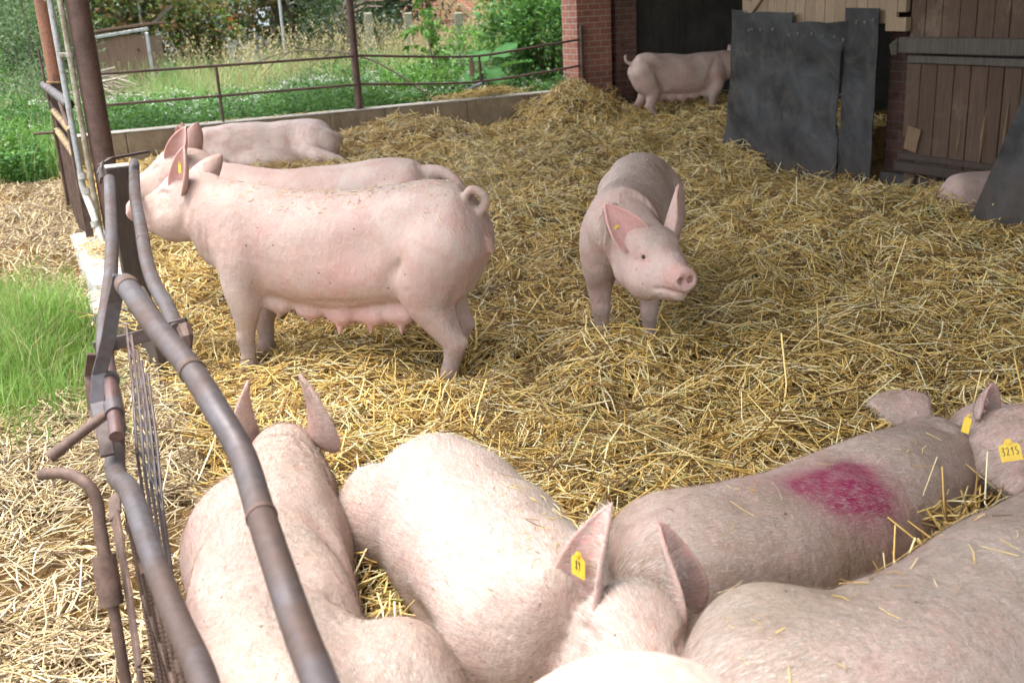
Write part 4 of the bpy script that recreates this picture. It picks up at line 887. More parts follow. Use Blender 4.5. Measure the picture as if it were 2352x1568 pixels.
# ---------------- brick pillar and barn
t = thing('brick_pillar', 'red brick pillar with a recess at the right end of the concrete wall', 'pillar', F(6.7, -.2, -.3))
m = MB(); m.box(F(6.57, -.38, 2.4), (.55, .44, 5.5), UX, bevel=.004); m.build('pier', BRICK, t)
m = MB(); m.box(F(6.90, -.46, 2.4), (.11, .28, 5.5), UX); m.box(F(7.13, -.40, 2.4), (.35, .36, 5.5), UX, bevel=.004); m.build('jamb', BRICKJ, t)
m = MB(); m.box(F(6.86, -.22, 1.28), (.06, .05, .025), UX, bevel=.003); m.tube([F(6.88, -.20, 1.28), F(6.95, -.19, 1.27)], .008, 8); m.build('hinge_pin', RUST, t)
m = MB(); m.tube([F(6.92, -.22, .10), F(6.95, -.17, .11), F(7.0, -.15, .20)], [.03, .045, .03], 8); m.build('iron_stop', RUST, t)

t = thing('barn_building', 'dark barn behind the pigs with brick walls, board doors and a roof over the pen', 'barn', F(9, 5, 0))
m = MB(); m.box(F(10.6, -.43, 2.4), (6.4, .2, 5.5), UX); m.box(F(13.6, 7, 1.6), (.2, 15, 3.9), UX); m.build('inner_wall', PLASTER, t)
m = MB(); m.box(F(9.75, 7, 3.65), (8.3, 15.5, .12), UX); m.build('loft_floor', WDARK, t)
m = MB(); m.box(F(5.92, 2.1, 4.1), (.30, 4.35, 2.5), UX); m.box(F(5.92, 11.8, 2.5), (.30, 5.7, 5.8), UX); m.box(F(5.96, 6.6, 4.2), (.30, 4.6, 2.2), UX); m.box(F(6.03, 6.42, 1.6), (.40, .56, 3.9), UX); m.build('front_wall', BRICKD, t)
# the roof over the pen
m = MB(); nU, nV = 60, 2
P = []
for i in range(nU + 1):
    for j in range(nV + 1):
        u = -1.05 + (6.9 + 1.05) * i / nU; v = -.75 + 20.5 * j / nV; P.append(F(u, v, 4.8 + (u + 1.05) * .06 + .02 * math.sin(i * PI)))
fc = []
for i in range(nU):
    for j in range(nV): a = i * (nV + 1) + j; fc.append((a, a + 1, a + nV + 2, a + nV + 1))
m.add(P, fc); P2 = [p + np.array([0, 0, .05]) for p in P]; m.add(P2, [f[::-1] for f in fc]); m.build('pen_roof', concrete_mat('fibre_cement', (.34, .33, .31), (.50, .49, .46), 3), t)
m = MB()
for u in (-.55, 1.3, 3.05, 4.8): m.box(F(u, 9.2, 4.72 + (u + 1.05) * .06), (.10, 19, .16), UX)
m.build('purlins', WGREY, t)

# sliding board door with rubber sheets nailed to it
t = thing('sliding_door', 'pale board sliding door above the black rubber sheets', 'door', F(5.72, 5.3, 1.3))
m = MB()
for k in range(15): v = 4.36 + k * .131; m.box(F(5.69 + (k % 2) * .002, v, 2.25), (.026, .127, 2.0), UX, bevel=.002)
m.build('boards', WLIGHT, t)
m = MB(); m.box(F(5.665, 6.30, 2.2), (.03, .12, 2.02), UX, bevel=.003); m.build('stile', WLIGHT, t)
a, b = F(5.66, 4.42, 1.36), F(5.66, 5.5, 2.3); m = MB(); m.box((a + b) / 2, (np.linalg.norm(b - a), .025, .09), b - a, np.cross(b - a, UX), bevel=.003); m.build('brace', WLIGHT, t)
m = MB(); m.box(F(5.66, 6.42, 1.245), (.06, .13, .11), UX, bevel=.004); m.box(F(5.68, 6.40, 1.40), (.05, .10, .12), UX, bevel=.004); m.build('stop_block', WLIGHT, t)
RUSTWASH = steel_mat('dull_washer', (.22, .21, .19), (.12, .08, .05), .5, .6, .2)
# rubber sheets
def sheet(name, label, prof, z0, z1, seed, nv=26, nz=34, screws=None, roll=0.0):
    """prof(t, s) -> (u, v) along the width t and height s (0 bottom, 1 top)"""
    P = []
    for j in range(nz + 1):
        s_ = j / nz
        for i in range(nv + 1):
            q = i / nv; u, v, dz = prof(q, s_); P.append(F(u, v, z0 + (z1 - z0) * s_ + dz))
    P = np.array(P); th = UX * .009; n = len(P); fc = []
    for j in range(nz):
        for i in range(nv): a = j * (nv + 1) + i; fc.append((a, a + 1, a + nv + 2, a + nv + 1))
    rim = [i for i in range(nv + 1)] + [j * (nv + 1) + nv for j in range(1, nz + 1)] + [nz * (nv + 1) + i for i in range(nv - 1, -1, -1)] + [j * (nv + 1) for j in range(nz - 1, 0, -1)]
    m = MB(); m.add(np.vstack([P, P + th]), fc + [tuple(k + n for k in f[::-1]) for f in fc] + [(rim[k], rim[k] + n, rim[(k + 1) % len(rim)] + n, rim[(k + 1) % len(rim)]) for k in range(len(rim))])
    t = thing(name, label, 'rubber sheet', P[nv // 2], 'rubber sheets on the barn wall'); m.build('sheet', RUBBER, t, smooth=True)
    for q, s_ in screws or []:
        u, v, dz = prof(q, s_); c_ = F(u - .004, v, z0 + (z1 - z0) * s_ + dz); mm = MB()
        ang = np.linspace(0, 2 * PI, 13)
        mm.tube([c_ + VX * .011 * math.cos(a) + np.array([0, 0, .011 * math.sin(a)]) for a in ang], .0042, 6, caps=False); mm.tube([c_ - UX * .003, c_ - UX * .012], .006, 6); mm.build('washer', RUSTWASH, t)
    return t
wob = lambda q, s_, k: .022 * math.sin(5 * q + k + 2 * s_) * (1.1 - s_) + .008 * math.sin(13 * q + 5 * s_ + k) + .006 * math.sin(23 * s_ + 4 * q + k)
sheet('rubber_sheet', 'black rubber sheet with a light scuff, left of the pair nailed to the sliding door',
      lambda q, s_: (5.60 - .05 * (1 - s_) ** 2 + wob(q, s_, 0), 4.24 + .9 * q - .14 * (1 - s_) ** 1.6 * (1 - q), .035 * (1 - q) * (q < .18) * (s_ > .9) - .006 * s_ * math.sin(9 * q)), -.26, 1.36, 1,
      screws=[(.30, .90), (.36, .905), (.52, .90), (.70, .905)])
sheet('rubber_sheet', 'black rubber sheet with a torn edge, right of the pair nailed to the sliding door',
      lambda q, s_: (5.575 - .04 * (1 - s_) ** 2 + wob(q, s_, 2) + .03 * max(q - .93, 0) / .07, 5.06 + .78 * q - .11 * (q > .97) * math.exp(-((s_ - .62) / .18) ** 2) - .05 * q * (1 - s_), -.006 * s_ * math.sin(11 * q)), -.28, 1.27, 2,
      screws=[(.10, .93), (.27, .935), (.48, .93), (.67, .925), (.86, .92), (.97, .9)])
sheet('rubber_sheet', 'narrow black rubber strip hanging right of the pair, brown smear low on it',
      lambda q, s_: (5.615 + wob(q, s_, 4) * .6, 5.80 + .40 * q + .02 * (1 - s_) * (1 - q), -.01 * q * s_), -.28, 1.385, 3, nv=14, screws=[(.35, .93), (.62, .93), (.85, .94)])
# curtain swung over the lying sow on the right
sheet('rubber_curtain', 'black rubber curtain swung out over the lying sow at the right edge',
      lambda q, s_: (4.29 + 1.02 * s_ ** .95 + .30 * q + .02 * math.sin(6 * q), 8.43 - .12 * s_ + 1.15 * q, -.13 * q * (1 - s_)), .15, 1.85, 6)

# board door right of the sheets
t = thing('board_door', 'brown weathered board door with grey cross beams and broken lower boards', 'door', F(5.7, 7.3, 0))
m = MB(); k = 0; v = 6.47; rr = random.Random(9)
while v < 8.9:
    wd = rr.uniform(.135, .175); zb = .06 + (.28 if k == 0 else 0); m.box(F(5.70 + rr.uniform(-.002, .002), v + wd / 2, (1.0 + zb) / 2 + .0), (.028, wd - .008, 1.0 - zb), UX, bevel=.003)
    m.box(F(5.71 + rr.uniform(-.002, .002), v + wd / 2, 2.05), (.028, wd - .007, 1.85), UX, bevel=.003); v += wd; k += 1
m.build('boards', WDOOR, t)
m = MB(); m.box(F(5.65, 7.65, 1.083), (.07, 2.45, .125), UX, bevel=.008); m.build('beam', WGREY, t)
m = MB(); m.box(F(5.67, 7.65, .972), (.035, 2.30, .058), UX, bevel=.004); m.build('batten', WGREY, t)
m = MB(); m.box(F(5.665, 7.6, .185), (.03, 2.25, .05), UX, bevel=.004); m.box(F(5.645, 7.6, .10), (.05, 2.28, .08), UX, bevel=.006); m.build('bottom_rail', WDARK, t)
m = MB()
for v, w_ in ((6.56, .12), (6.80, .10), (7.0, .12), (7.22, .11), (7.45, .10)): m.box(F(5.71, v, -.03), (.025, w_, .17), UX, bevel=.003)
m.build('lower_boards', WDOOR, t)
m = MB()
for v, z0, z1, r in ((7.28, .20, .62, .018), (7.48, .22, .70, .012), (7.05, .25, .45, .01), (7.63, .4, .5, .008)):
    m.tube([F(5.682, v, z0), F(5.680, v + .01, (z0 + z1) / 2), F(5.683, v + .02, z1)], [.003, r, .003], 5)
m.build('splinters', WBROKEN, t)
m = MB(); m.box(F(5.67, 6.60, .33), (.02, .14, .20), UX, (0.2 * VX[0], .2 * VX[1], 1), bevel=.004); m.build('broken_board', WBROKEN, t)
m = MB(); m.tube([F(5.64, 6.40, 1.13), F(5.61, 6.40, 1.08), F(5.62, 6.40, 1.01)], [.01, .045, .03], 7); m.build('sacking', WGREY, t)
m = MB(); m.box(F(5.78, 7.4, -.06), (.12, 2.4, .14), UX, bevel=.01); tag(m.build('door_sill', PLASTER, loc=F(5.78, 7.4, -.06)), 'grey stone sill below the broken boards of the brown door', 'sill')

# ------------------------------------------------------------------ straw
def penuv(x, y): dx, dy = x - PO[0], y - PO[1]; return dx * UX[0] + dy * UX[1], dx * VX[0] + dy * VX[1]
def hgt(x, y):
    """height of the straw litter"""
    u, v = penuv(x, y); G = lambda cx, cy, r, a: a * np.exp(-((x - cx) ** 2 + (y - cy) ** 2) / (r * r))
    h = .0 * x
    h += .11 * (vnoise(x * 1.1, y * 1.1, 1) - .5) + .10 * (vnoise(x * 2.9, y * 2.9, 2) - .5) + .085 * (vnoise(x * 6.5, y * 6.5, 3) - .5) + .03 * (vnoise(x * 15, y * 15, 4) - .5)
    far = np.clip((np.hypot(x, y) - 5) / 6, 0, 1); h += far * .07 * (vnoise(x * 3.6 + 7, y * 3.6, 8) - .45)
    # trodden flat under the standing sows
    for cx, cy, r in ((-.7, 4.62, .75), (-1.0, 5.6, .6), (.63, 5.25, .6)): h *= 1 - .75 * np.exp(-((x - cx) ** 2 + (y - cy) ** 2) / (r * r))
    for cx, cy in ((-1.26, 4.62), (-1.15, 4.9), (-.28, 4.36), (-.2, 4.6), (.42, 4.86), (.66, 4.76)): h += G(cx, cy, .17, -.075)
    h += G(1.05, 14.45, .55, .42) + G(-1.35, 13.0, .7, .15) + G(-.9, 12.8, .5, .1) + G(3.0, 9.6, 1.1, -.14) + G(3.35, 8.6, .9, -.08) + G(1.8, 13.6, .8, -.03)
    h += -.07 * np.exp(-((v - .05) / .45) ** 2) * (u < 5.2)
    h += G(.50, 4.38, .30, .10) + G(3.2, 6.3, .6, .05)
    h += G(-4.6, 9.8, 1.0, .10) + G(-.25, 3.75, .5, .03)
    h += G(1.0, 2.24, .16, .16) + G(.82, 2.14, .12, .10) + G(1.16, 2.40, .14, .14) + G(-.40, 2.05, .12, .05)
    return h
def strawdens(x, y):
    u, v = penuv(x, y); inpen = (u > -.62) & (u < 9.5) & (v > .02) & (v < 13.5) & ~((u > 5.72) & (v > 4.2))
    inpen &= ~((u > 6.2) & (u < 7.35) & (v < .12))
    d = np.where(inpen, 1.0, 0)
    out = (u <= -.62) & (y < 11.2 + (x + 4.6) * 1.6)
    g = np.exp(-(((u + 1.35) / .52) ** 2 + ((v - 7.35) / 1.05) ** 2) * 1.0)
    muck = np.clip((vnoise(x * 1.4 + 3, y * 1.4, 12) - .3) * 3, .25, 1)
    d = np.where(out, .85 * muck * np.clip(1.25 - 2.1 * g, 0, 1), d)
    return d
# litter surface under the loose stalks
_m = Mat('litter', rough=.95, spec=.1)
_n = _m.noise(9, 6, .7); _n2 = _m.noise(60, 5, .7); _n3 = _m.noise(1.3, 4, .6)
_c = _m.mix(_m.ramp(_n, [(.35, 0), (.65, 1)]), (.08, .045, .016), (.22, .13, .045)); _c = _m.mix(_m.ramp(_n2, [(.45, 0), (.65, .8)]), _c, (.035, .02, .009)); _m.color(_c); _m.bump(_n2, .9, .02); LITTER = _m.m
xs = np.concatenate([np.arange(-7.4, 4.8, .06)]); ys = np.arange(-.9, 15.7, .06); gx, gy = np.meshgrid(xs, ys, indexing='ij')
gz = hgt(gx, gy) - .03; du, dvv = penuv(gx, gy)
outside = (strawdens(gx, gy) < .02) & (du < 2)
gz = np.where((du > -.8) & (dvv < .05), -.30, gz); gz = np.where((du > 5.75) & (dvv > 4.3), -.28, gz)
nx, ny = gx.shape; idx = np.arange(nx * ny).reshape(nx, ny); q = np.stack([idx[:-1, :-1], idx[1:, :-1], idx[1:, 1:], idx[:-1, 1:]], -1).reshape(-1, 4)
o = raw_mesh('litter_floor', np.stack([gx, gy, gz], -1).reshape(-1, 3), quads=q, mat=LITTER, smooth=True); tag(o, kind='structure')

def straw_mat(name, stops, dark, patch):
    M = Mat(name, rough=.38, spec=.5)
    r = M.island(); c = M.ramp(r, stops)
    n = M.noise(35, 3, .6); c = M.mix(M.ramp(n, [(.5, 0), (.8, .5)]), c, dark); d_ = M.ramp(M.noise(.75, 5, .62, dist=.4), [(.50, 0), (.70, .32)]); c = M.mix(d_, c, patch); M.color(c)
    return M.m
STRAW = straw_mat('straw', [(0, (.10, .055, .018)), (.16, (.26, .15, .045)), (.30, (.57, .35, .085)), (.5, (.80, .55, .16)), (.72, (.88, .68, .28)), (.92, (.92, .82, .52)), (1, (.46, .45, .14))], (.36, .22, .075), (.28, .175, .065))
OLDSTRAW = straw_mat('weathered_straw', [(0, (.09, .055, .03)), (.2, (.24, .165, .09)), (.4, (.44, .33, .17)), (.65, (.60, .47, .26)), (.85, (.68, .59, .40)), (1, (.70, .50, .17))], (.25, .19, .13), (.17, .125, .085))
def straw_mesh(name, P, ang, tilt, L, R, bend, mat, fine):
    """each stalk a thin three-sided tube, kinked at its middle"""
    n = len(P); ca, sa, ct, st = np.cos(ang), np.sin(ang), np.cos(tilt), np.sin(tilt)
    d = np.stack([ca * ct, sa * ct, st], 1); s_ = np.stack([-sa, ca, 0 * sa], 1); up = np.cross(d, s_)
    rings = 3 if fine else 2; V = np.zeros((n, rings, 3, 3))
    for k in range(rings):
        f = k / (rings - 1) - .5; c = P + d * (L * f)[:, None]
        if fine: c = c + (s_ * bend[:, :1] + up * bend[:, 1:]) * (L * (.25 - f * f))[:, None] * 4 * .5
        for j in range(3):
            a = 2 * PI * j / 3 + .5; V[:, k, j] = c + (s_ * math.cos(a) + up * math.sin(a)) * (R * (1 if k != rings - 1 else .8))[:, None]
    b = np.arange(n)[:, None] * rings * 3; Q = []
    for k in range(rings - 1):
        for j in range(3): Q.append(np.stack([b[:, 0] + k * 3 + j, b[:, 0] + k * 3 + (j + 1) % 3, b[:, 0] + (k + 1) * 3 + (j + 1) % 3, b[:, 0] + (k + 1) * 3 + j], 1))
    return V.reshape(-1, 3), np.concatenate(Q)
def scatter(n, box, dens):
    out = []; tot = 0
    while tot < n:
        p = np.column_stack([RNG.uniform(box[0], box[1], n), RNG.uniform(box[2], box[3], n)]); k = RNG.random(n) < dens(p[:, 0], p[:, 1]); out.append(p[k]); tot += k.sum()
    return np.concatenate(out)[:n]
def view(x, y):      # wedge that the photo and a step to either side can see
    return (np.abs(x + .02 * y) < 1.5 + .60 * y)
def straw_batch(n, dmin, dmax, Lr, Rr, fine, zup, box, yard=False):
    def dn(x, y):
        r = np.hypot(x, y); return strawdens(x, y) * ((penuv(x, y)[0] < -.64) == yard) * ((r >= dmin) & (r < dmax) & view(x, y))
    p = scatter(n, box, dn); x, y = p.T
    base = vnoise(x * 2.3, y * 2.3, 21) * 7 + vnoise(x * .7, y * .7, 22) * 4
    ang = base + RNG.normal(0, .95, n); L = RNG.lognormal(math.log(Lr), .42, n); R = RNG.uniform(*Rr, n)
    e = .05; hx = (hgt(x + e, y) - hgt(x - e, y)) / (2 * e); hy = (hgt(x, y + e) - hgt(x, y - e)) / (2 * e)
    tilt = np.arctan(np.clip(hx * np.cos(ang) + hy * np.sin(ang), -1, 1)) + RNG.normal(0, .20, n)
    up = RNG.random(n) < .035; tilt = np.where(up, RNG.uniform(.3, 1.1, n), tilt)
    z = hgt(x, y) + RNG.random(n) ** 1.6 * zup - .012 + np.where(up, .02, 0)
    return straw_mesh('straw', np.column_stack([x, y, z]), ang, tilt, L, R, RNG.normal(0, .10, (n, 2)), STRAW, fine)
SN = 1.0
batches = [straw_batch(int(44000 * SN), 1.2, 4.2, .125, (.0017, .0040), True, .085, (-3.2, 2.6, .6, 4.2)),
           straw_batch(int(66000 * SN), 4.2, 7.2, .115, (.0018, .0042), True, .10, (-5, 4.2, 2.5, 7.2)),
           straw_batch(int(52000 * SN), 7.2, 11, .125, (.0022, .0048), False, .11, (-7.2, 4.2, 5, 11)),
           straw_batch(int(38000 * SN), 11, 16.2, .14, (.003, .0060), False, .12, (-6, 4.4, 9, 16.2)),
           straw_batch(34000, 1.2, 7.0, .035, (.0012, .0030), False, .085, (-4, 4, .6, 7.0)),
           straw_batch(3200, 1.3, 7.5, .24, (.0022, .0044), True, .13, (-4, 4, .6, 7.5))]
old = [straw_batch(int(26000 * SN), 1.2, 4.6, .10, (.0013, .0034), True, .05, (-3.4, .5, .4, 4.6), True), straw_batch(int(22000 * SN), 4.6, 12, .115, (.0018, .0042), True, .06, (-7, 0, 3, 12), True)]
vs, qs, n0 = [], [], 0
for v, q in old: vs.append(v); qs.append(q + n0); n0 += len(v)
o = raw_mesh('yard_straw', np.concatenate(vs), quads=np.concatenate(qs), mat=OLDSTRAW, smooth=True); tag(o, 'weathered pale straw and dung strewn over the yard left of the gates', kind='stuff')
vs, qs, n0 = [], [], 0
for v, q in batches: vs.append(v); qs.append(q + n0); n0 += len(v)
# tufts: on the coping of the wall, heaped at the pillar, between the sows, on the kerb
def tuft(n, c, ax, r, L, zup, tiltsd=.35):
    global n0
    a = RNG.normal(0, 1, (n, 2)) * np.array(r); P = np.array(c) + np.outer(a[:, 0], np.array(ax)) + np.outer(a[:, 1], np.array([-ax[1], ax[0], 0])); P[:, 2] += RNG.random(n) * zup
    v, q = straw_mesh('s', P, math.atan2(ax[1], ax[0]) + RNG.normal(0, .9, n), RNG.normal(.08, tiltsd, n), RNG.lognormal(math.log(L), .35, n), RNG.uniform(.0018, .0036, n), RNG.normal(0, .12, (n, 2)), STRAW, True)
    vs.append(v); qs.append(q + n0); n0 += len(v)
tuft(420, F(4.75, -.17, .372), UX, (.42, .06), .10, .07); tuft(260, F(4.95, -.17, .39), UX, (.2, .05), .10, .1); tuft(60, F(2.0, -.1, .366), UX, (.7, .05), .08, .01)
tuft(500, F(6.05, .25, .12), UX, (.22, .16), .16, .26, .6)
tuft(420, (.98, 2.24, .10), (.72, .55, 0), (.17, .035), .17, .10); tuft(80, (1.12, 2.38, .2), (.72, .55, 0), (.08, .03), .2, .12, .5)
tuft(160, (-.42, 2.15, .03), (.1, 1, 0), (.14, .05), .11, .12, .6)
tuft(160, F(-.66, 5.9, .185), VX, (.35, .08), .12, .02, .1); tuft(200, F(-.70, 7.3, .135), VX, (.3, .09), .10, .03, .2)
tuft(200, (3.25, 6.75, .02), (.9, -.3, 0), (.25, .1), .16, .12, .5); tuft(60, (2.2, 9.6, -.1), (.5, -.8, 0), (.1, .06), .16, .2, .9)
o = raw_mesh('straw_bedding', np.concatenate(vs), quads=np.concatenate(qs), mat=STRAW, smooth=True); tag(o, 'loose golden straw bedding over the floor of the pen', kind='stuff')

# bits of straw and chaff lying on the sows' backs
vs, qs, n0 = [], [], 0
def bits(k, n, L, keep):
    global n0
    W, Q = PIGS[k]; a = W[Q[:, 0]]; N = np.cross(W[Q[:, 1]] - a, W[Q[:, 2]] - a); ar = np.linalg.norm(N, axis=1); N /= ar[:, None] + 1e-12
    w = ar * (N[:, 2] > .62) * keep(a); i = RNG.choice(len(Q), n, p=w / w.sum()); p = a[i] + N[i] * .004
    ang = RNG.uniform(0, 2 * PI, n); d = np.stack([np.cos(ang), np.sin(ang), 0 * ang], 1); d -= N[i] * (d * N[i]).sum(1)[:, None]
    v, q = straw_mesh('s', p, np.arctan2(d[:, 1], d[:, 0]), np.arcsin(np.clip(d[:, 2] / np.linalg.norm(d, axis=1), -1, 1)), RNG.lognormal(math.log(L), .6, n), RNG.uniform(.0006, .0015, n), RNG.normal(0, .12, (n, 2)), STRAW, True)
    vs.append(v); qs.append(q + n0); n0 += len(v)
bits(0, 420, .012, lambda a: np.exp(-((a[:, 0] + .72) / .42) ** 2)); bits(7, 70, .02, lambda a: np.exp(-((a[:, 0] - .05) / .12) ** 2 - ((a[:, 1] - 2.25) / .25) ** 2))
bits(8, 26, .035, lambda a: 1.0); bits(9, 60, .035, lambda a: 1.0); bits(2, 10, .02, lambda a: 1.0)
o = raw_mesh('straw_bits', np.concatenate(vs), quads=np.concatenate(qs), mat=STRAW, smooth=True); tag(o, 'short bits of straw stuck on the backs of the sows', kind='stuff')

# ------------------------------------------------------------------ vegetation beyond the wall
def leaf_mat(name, cols, trans=.35, rough=.55):
    M = Mat(name, rough=rough, spec=.3)
    r = M.island(); k = len(cols); c = M.ramp(r, [(i / (k - 1), col) for i, col in enumerate(cols)])
    n = M.noise(.9, 3, .6); c = M.mix(M.ramp(n, [(.38, 0), (.66, .45)]), c, tuple(np.array(cols[0]) * .55)); M.color(c)
    tr = M.n('ShaderNodeBsdfTranslucent'); M.link(M.mix(.25, c, (.25, .4, .05)), tr.inputs[0]); mx = M.n('ShaderNodeMixShader'); mx.inputs[0].default_value = trans
    out = M.t.nodes['Material Output']; M.link(M.b.outputs[0], mx.inputs[1]); M.link(tr.outputs[0], mx.inputs[2]); M.link(mx.outputs[0], out.inputs[0])
    return M.m
G_FRESH = leaf_mat('fresh_leaves', [(.045, .13, .022), (.08, .21, .034), (.13, .29, .045), (.2, .37, .065)])
G_MID = leaf_mat('green_leaves', [(.026, .085, .022), (.052, .15, .034), (.085, .22, .05), (.135, .29, .07)])
G_GREY = leaf_mat('grey_green_leaves', [(.06, .10, .05), (.10, .16, .08), (.15, .22, .11), (.22, .29, .16)])
G_DARK = leaf_mat('dark_leaves', [(.010, .022, .012), (.018, .04, .02), (.03, .06, .03), (.05, .085, .045)], .2)
G_RED = leaf_mat('rusty_leaves', [(.03, .04, .015), (.10, .09, .03), (.22, .11, .045), (.12, .17, .045), (.07, .13, .04)])
G_BURD = leaf_mat('burdock_leaf', [(.022, .10, .016), (.045, .17, .026)], .3, .75)
G_GRASS = leaf_mat('meadow_grass', [(.085, .23, .045), (.15, .34, .075), (.24, .43, .12), (.44, .52, .26)], .3)
G_LAWN = leaf_mat('young_grass', [(.10, .21, .035), (.15, .30, .05), (.21, .38, .07), (.33, .38, .14)], .35)
G_DRY = leaf_mat('dry_grass', [(.30, .24, .12), (.42, .34, .18), (.52, .44, .26)], .25)
FLOWER = leaf_mat('white_petals', [(.55, .55, .5), (.75, .75, .72)], .2)
PURPLE = leaf_mat('brown_heads', [(.12, .08, .06), (.2, .12, .12)], .1)
BARK = wood_mat('grey_bark', (.10, .075, .055), (.18, .145, .11))
STICK = wood_mat('bleached_sticks', (.22, .18, .13), (.42, .37, .30))
_m = Mat('meadow_soil', rough=.95); _m.color(_m.mix(_m.noise(2, 5), (.035, .05, .018), (.07, .09, .03))); SOIL = _m.m

def unit(a): return a / (np.linalg.norm(a, axis=1)[:, None] + 1e-9)
def leafset(P, D, size, asp=.4, fold=.25, droop=.25):
    n = len(P); D = unit(D); r = RNG.normal(0, 1, (n, 3)); r[:, 2] = np.abs(r[:, 2]) + .6; Nn = unit(r - D * (r * D).sum(1)[:, None]); Sd = np.cross(D, Nn)
    s = size[:, None]; w = s * asp
    b = P; m = P + D * s * .45 + Nn * s * .05; t = P + D * s - Nn * s * droop
    L = P + D * s * .42 + Sd * w * .5 + Nn * s * fold * asp; R = P + D * s * .42 - Sd * w * .5 + Nn * s * fold * asp
    V = np.stack([b, L, m, R, t], 1).reshape(-1, 3); k = np.arange(n) * 5
    T = np.concatenate([np.stack([k, k + 2, k + 1], 1), np.stack([k, k + 3, k + 2], 1), np.stack([k + 2, k + 4, k + 1], 1), np.stack([k + 2, k + 3, k + 4], 1)])
    return V, T
def bladeset(P, H, lean, w, seed_head=0.0):
    """grass blades: bent tapering strips"""
    n = len(P); a = RNG.uniform(0, 2 * PI, n); d = np.stack([np.cos(a), np.sin(a), 0 * a], 1); f = RNG.uniform(0, PI, n); sd_ = np.stack([np.cos(f), np.sin(f), 0 * f], 1)
    h = H[:, None]; l = (lean * H)[:, None]; w = np.asarray(w)[:, None] if not np.isscalar(w) else w; z = np.array([0, 0, 1.0])
    m = P + z * h * .55 + d * l * .28; t = P + z * h * (1 - .25 * lean[:, None] ** 2) + d * l
    V = np.stack([P - sd_ * w / 2, P + sd_ * w / 2, m - sd_ * w * .42, m + sd_ * w * .42, t], 1).reshape(-1, 3); k = np.arange(n) * 5
    T = np.concatenate([np.stack([k, k + 1, k + 3], 1), np.stack([k, k + 3, k + 2], 1), np.stack([k + 2, k + 3, k + 4], 1)])
    return V, T, t
def join(parts):
    V, T, n = [], [], 0
    for v, t in parts: V.append(v); T.append(t + n); n += len(v)
    return np.concatenate(V), np.concatenate(T)

# meadow soil
us = np.arange(-14, 30, .5); vs_ = np.arange(-.29, -30, -.5); gu, gv = np.meshgrid(us, vs_, indexing='ij'); P = PO[None] + gu.reshape(-1, 1) * UX + gv.reshape(-1, 1) * VX
P[:, 2] = .05 + .12 * (vnoise(P[:, 0] * .8, P[:, 1] * .8, 5) - .5); nx, ny = gu.shape; idx = np.arange(nx * ny).reshape(nx, ny)
o = raw_mesh('meadow', P, quads=np.stack([idx[:-1, :-1], idx[:-1, 1:], idx[1:, 1:], idx[1:, :-1]], -1).reshape(-1, 4), mat=SOIL); tag(o, kind='structure')

def uvpts(n, u0, u1, v0, v1):
    v0, v1 = min(v0, v1), max(v0, v1); return PO[None] + RNG.uniform(u0, u1, n)[:, None] * UX + RNG.uniform(v0, v1, n)[:, None] * VX
def clump(n, C, R, per):
    """points gathered in random clumps inside an ellipsoid"""
    k = max(1, n // per); c = RNG.normal(0, 1, (k, 3)); c = unit(c) * (RNG.random(k) ** .45)[:, None]; i = RNG.integers(0, k, n)
    return np.array(C) + (c[i] + RNG.normal(0, .13, (n, 3))) * np.array(R), c[i]

# low leafy weeds close behind the wall and on the left, white flowers among them
pa = []; fl = []; pu = []
for (u0, u1, v0, v1, n, h0, h1) in ((-1.2, 5.0, -.30, -1.5, 18000, .05, .58), (-1.2, 5.2, -1.5, -2.6, 7000, .1, .55), (-2.2, -.75, 1.2, -2.5, 12000, .0, .50), (-4.5, -1.9, 3.5, -3, 11000, .0, .55), (5.0, 8, -.3, -1.4, 5000, .05, .4), (3.2, 6.2, -1.6, -4.2, 9000, .15, .62), (-.6, 3.2, -1.6, -3.0, 4000, .1, .5)):
    p = uvpts(n, u0, u1, v0, v1); hh = RNG.random(n) ** .7; top = h0 + (h1 - h0) * (.55 + .75 * vnoise(p[:, 0] * 2.2, p[:, 1] * 2.2, 31)); p[:, 2] = top * hh + (.05 if v0 < .5 else -.05)
    d = RNG.normal(0, 1, (n, 3)); d[:, 2] = np.abs(d[:, 2]) * .5 + .1; pa.append(leafset(p, d, RNG.uniform(.035, .085, n), .42))
    m = int(n * (.03 if u1 > 0 else .014)); q = uvpts(m, u0, u1, v0, v1); q[:, 2] = h0 + (h1 - h0) * (.62 + .75 * vnoise(q[:, 0] * 2.2, q[:, 1] * 2.2, 31)) + RNG.uniform(0, .06, m)
    for _ in range(3): fl.append(leafset(q + RNG.normal(0, .008, q.shape), RNG.normal(0, 1, (m, 3)), RNG.uniform(.012, .026, m), .9))
    k = m // 4; pu.append(leafset(q[:k] + np.array([0, 0, .06]), np.tile([0, 0, 1.], (k, 1)) + RNG.normal(0, .3, (k, 3)), RNG.uniform(.03, .05, k), .5))
V, T = join(pa); o = raw_mesh('leafy_weeds', V, tris=T, mat=G_MID); tag(o, 'low green weeds growing along the far wall and left yard', kind='stuff')
V, T = join(fl); o = raw_mesh('weed_flowers', V, tris=T, mat=FLOWER); tag(o, 'tiny white flowers scattered over the green weeds', kind='stuff')
V, T = join(pu); o = raw_mesh('seed_heads', V, tris=T, mat=PURPLE); tag(o, 'small brown flower heads standing above the weeds', kind='stuff')

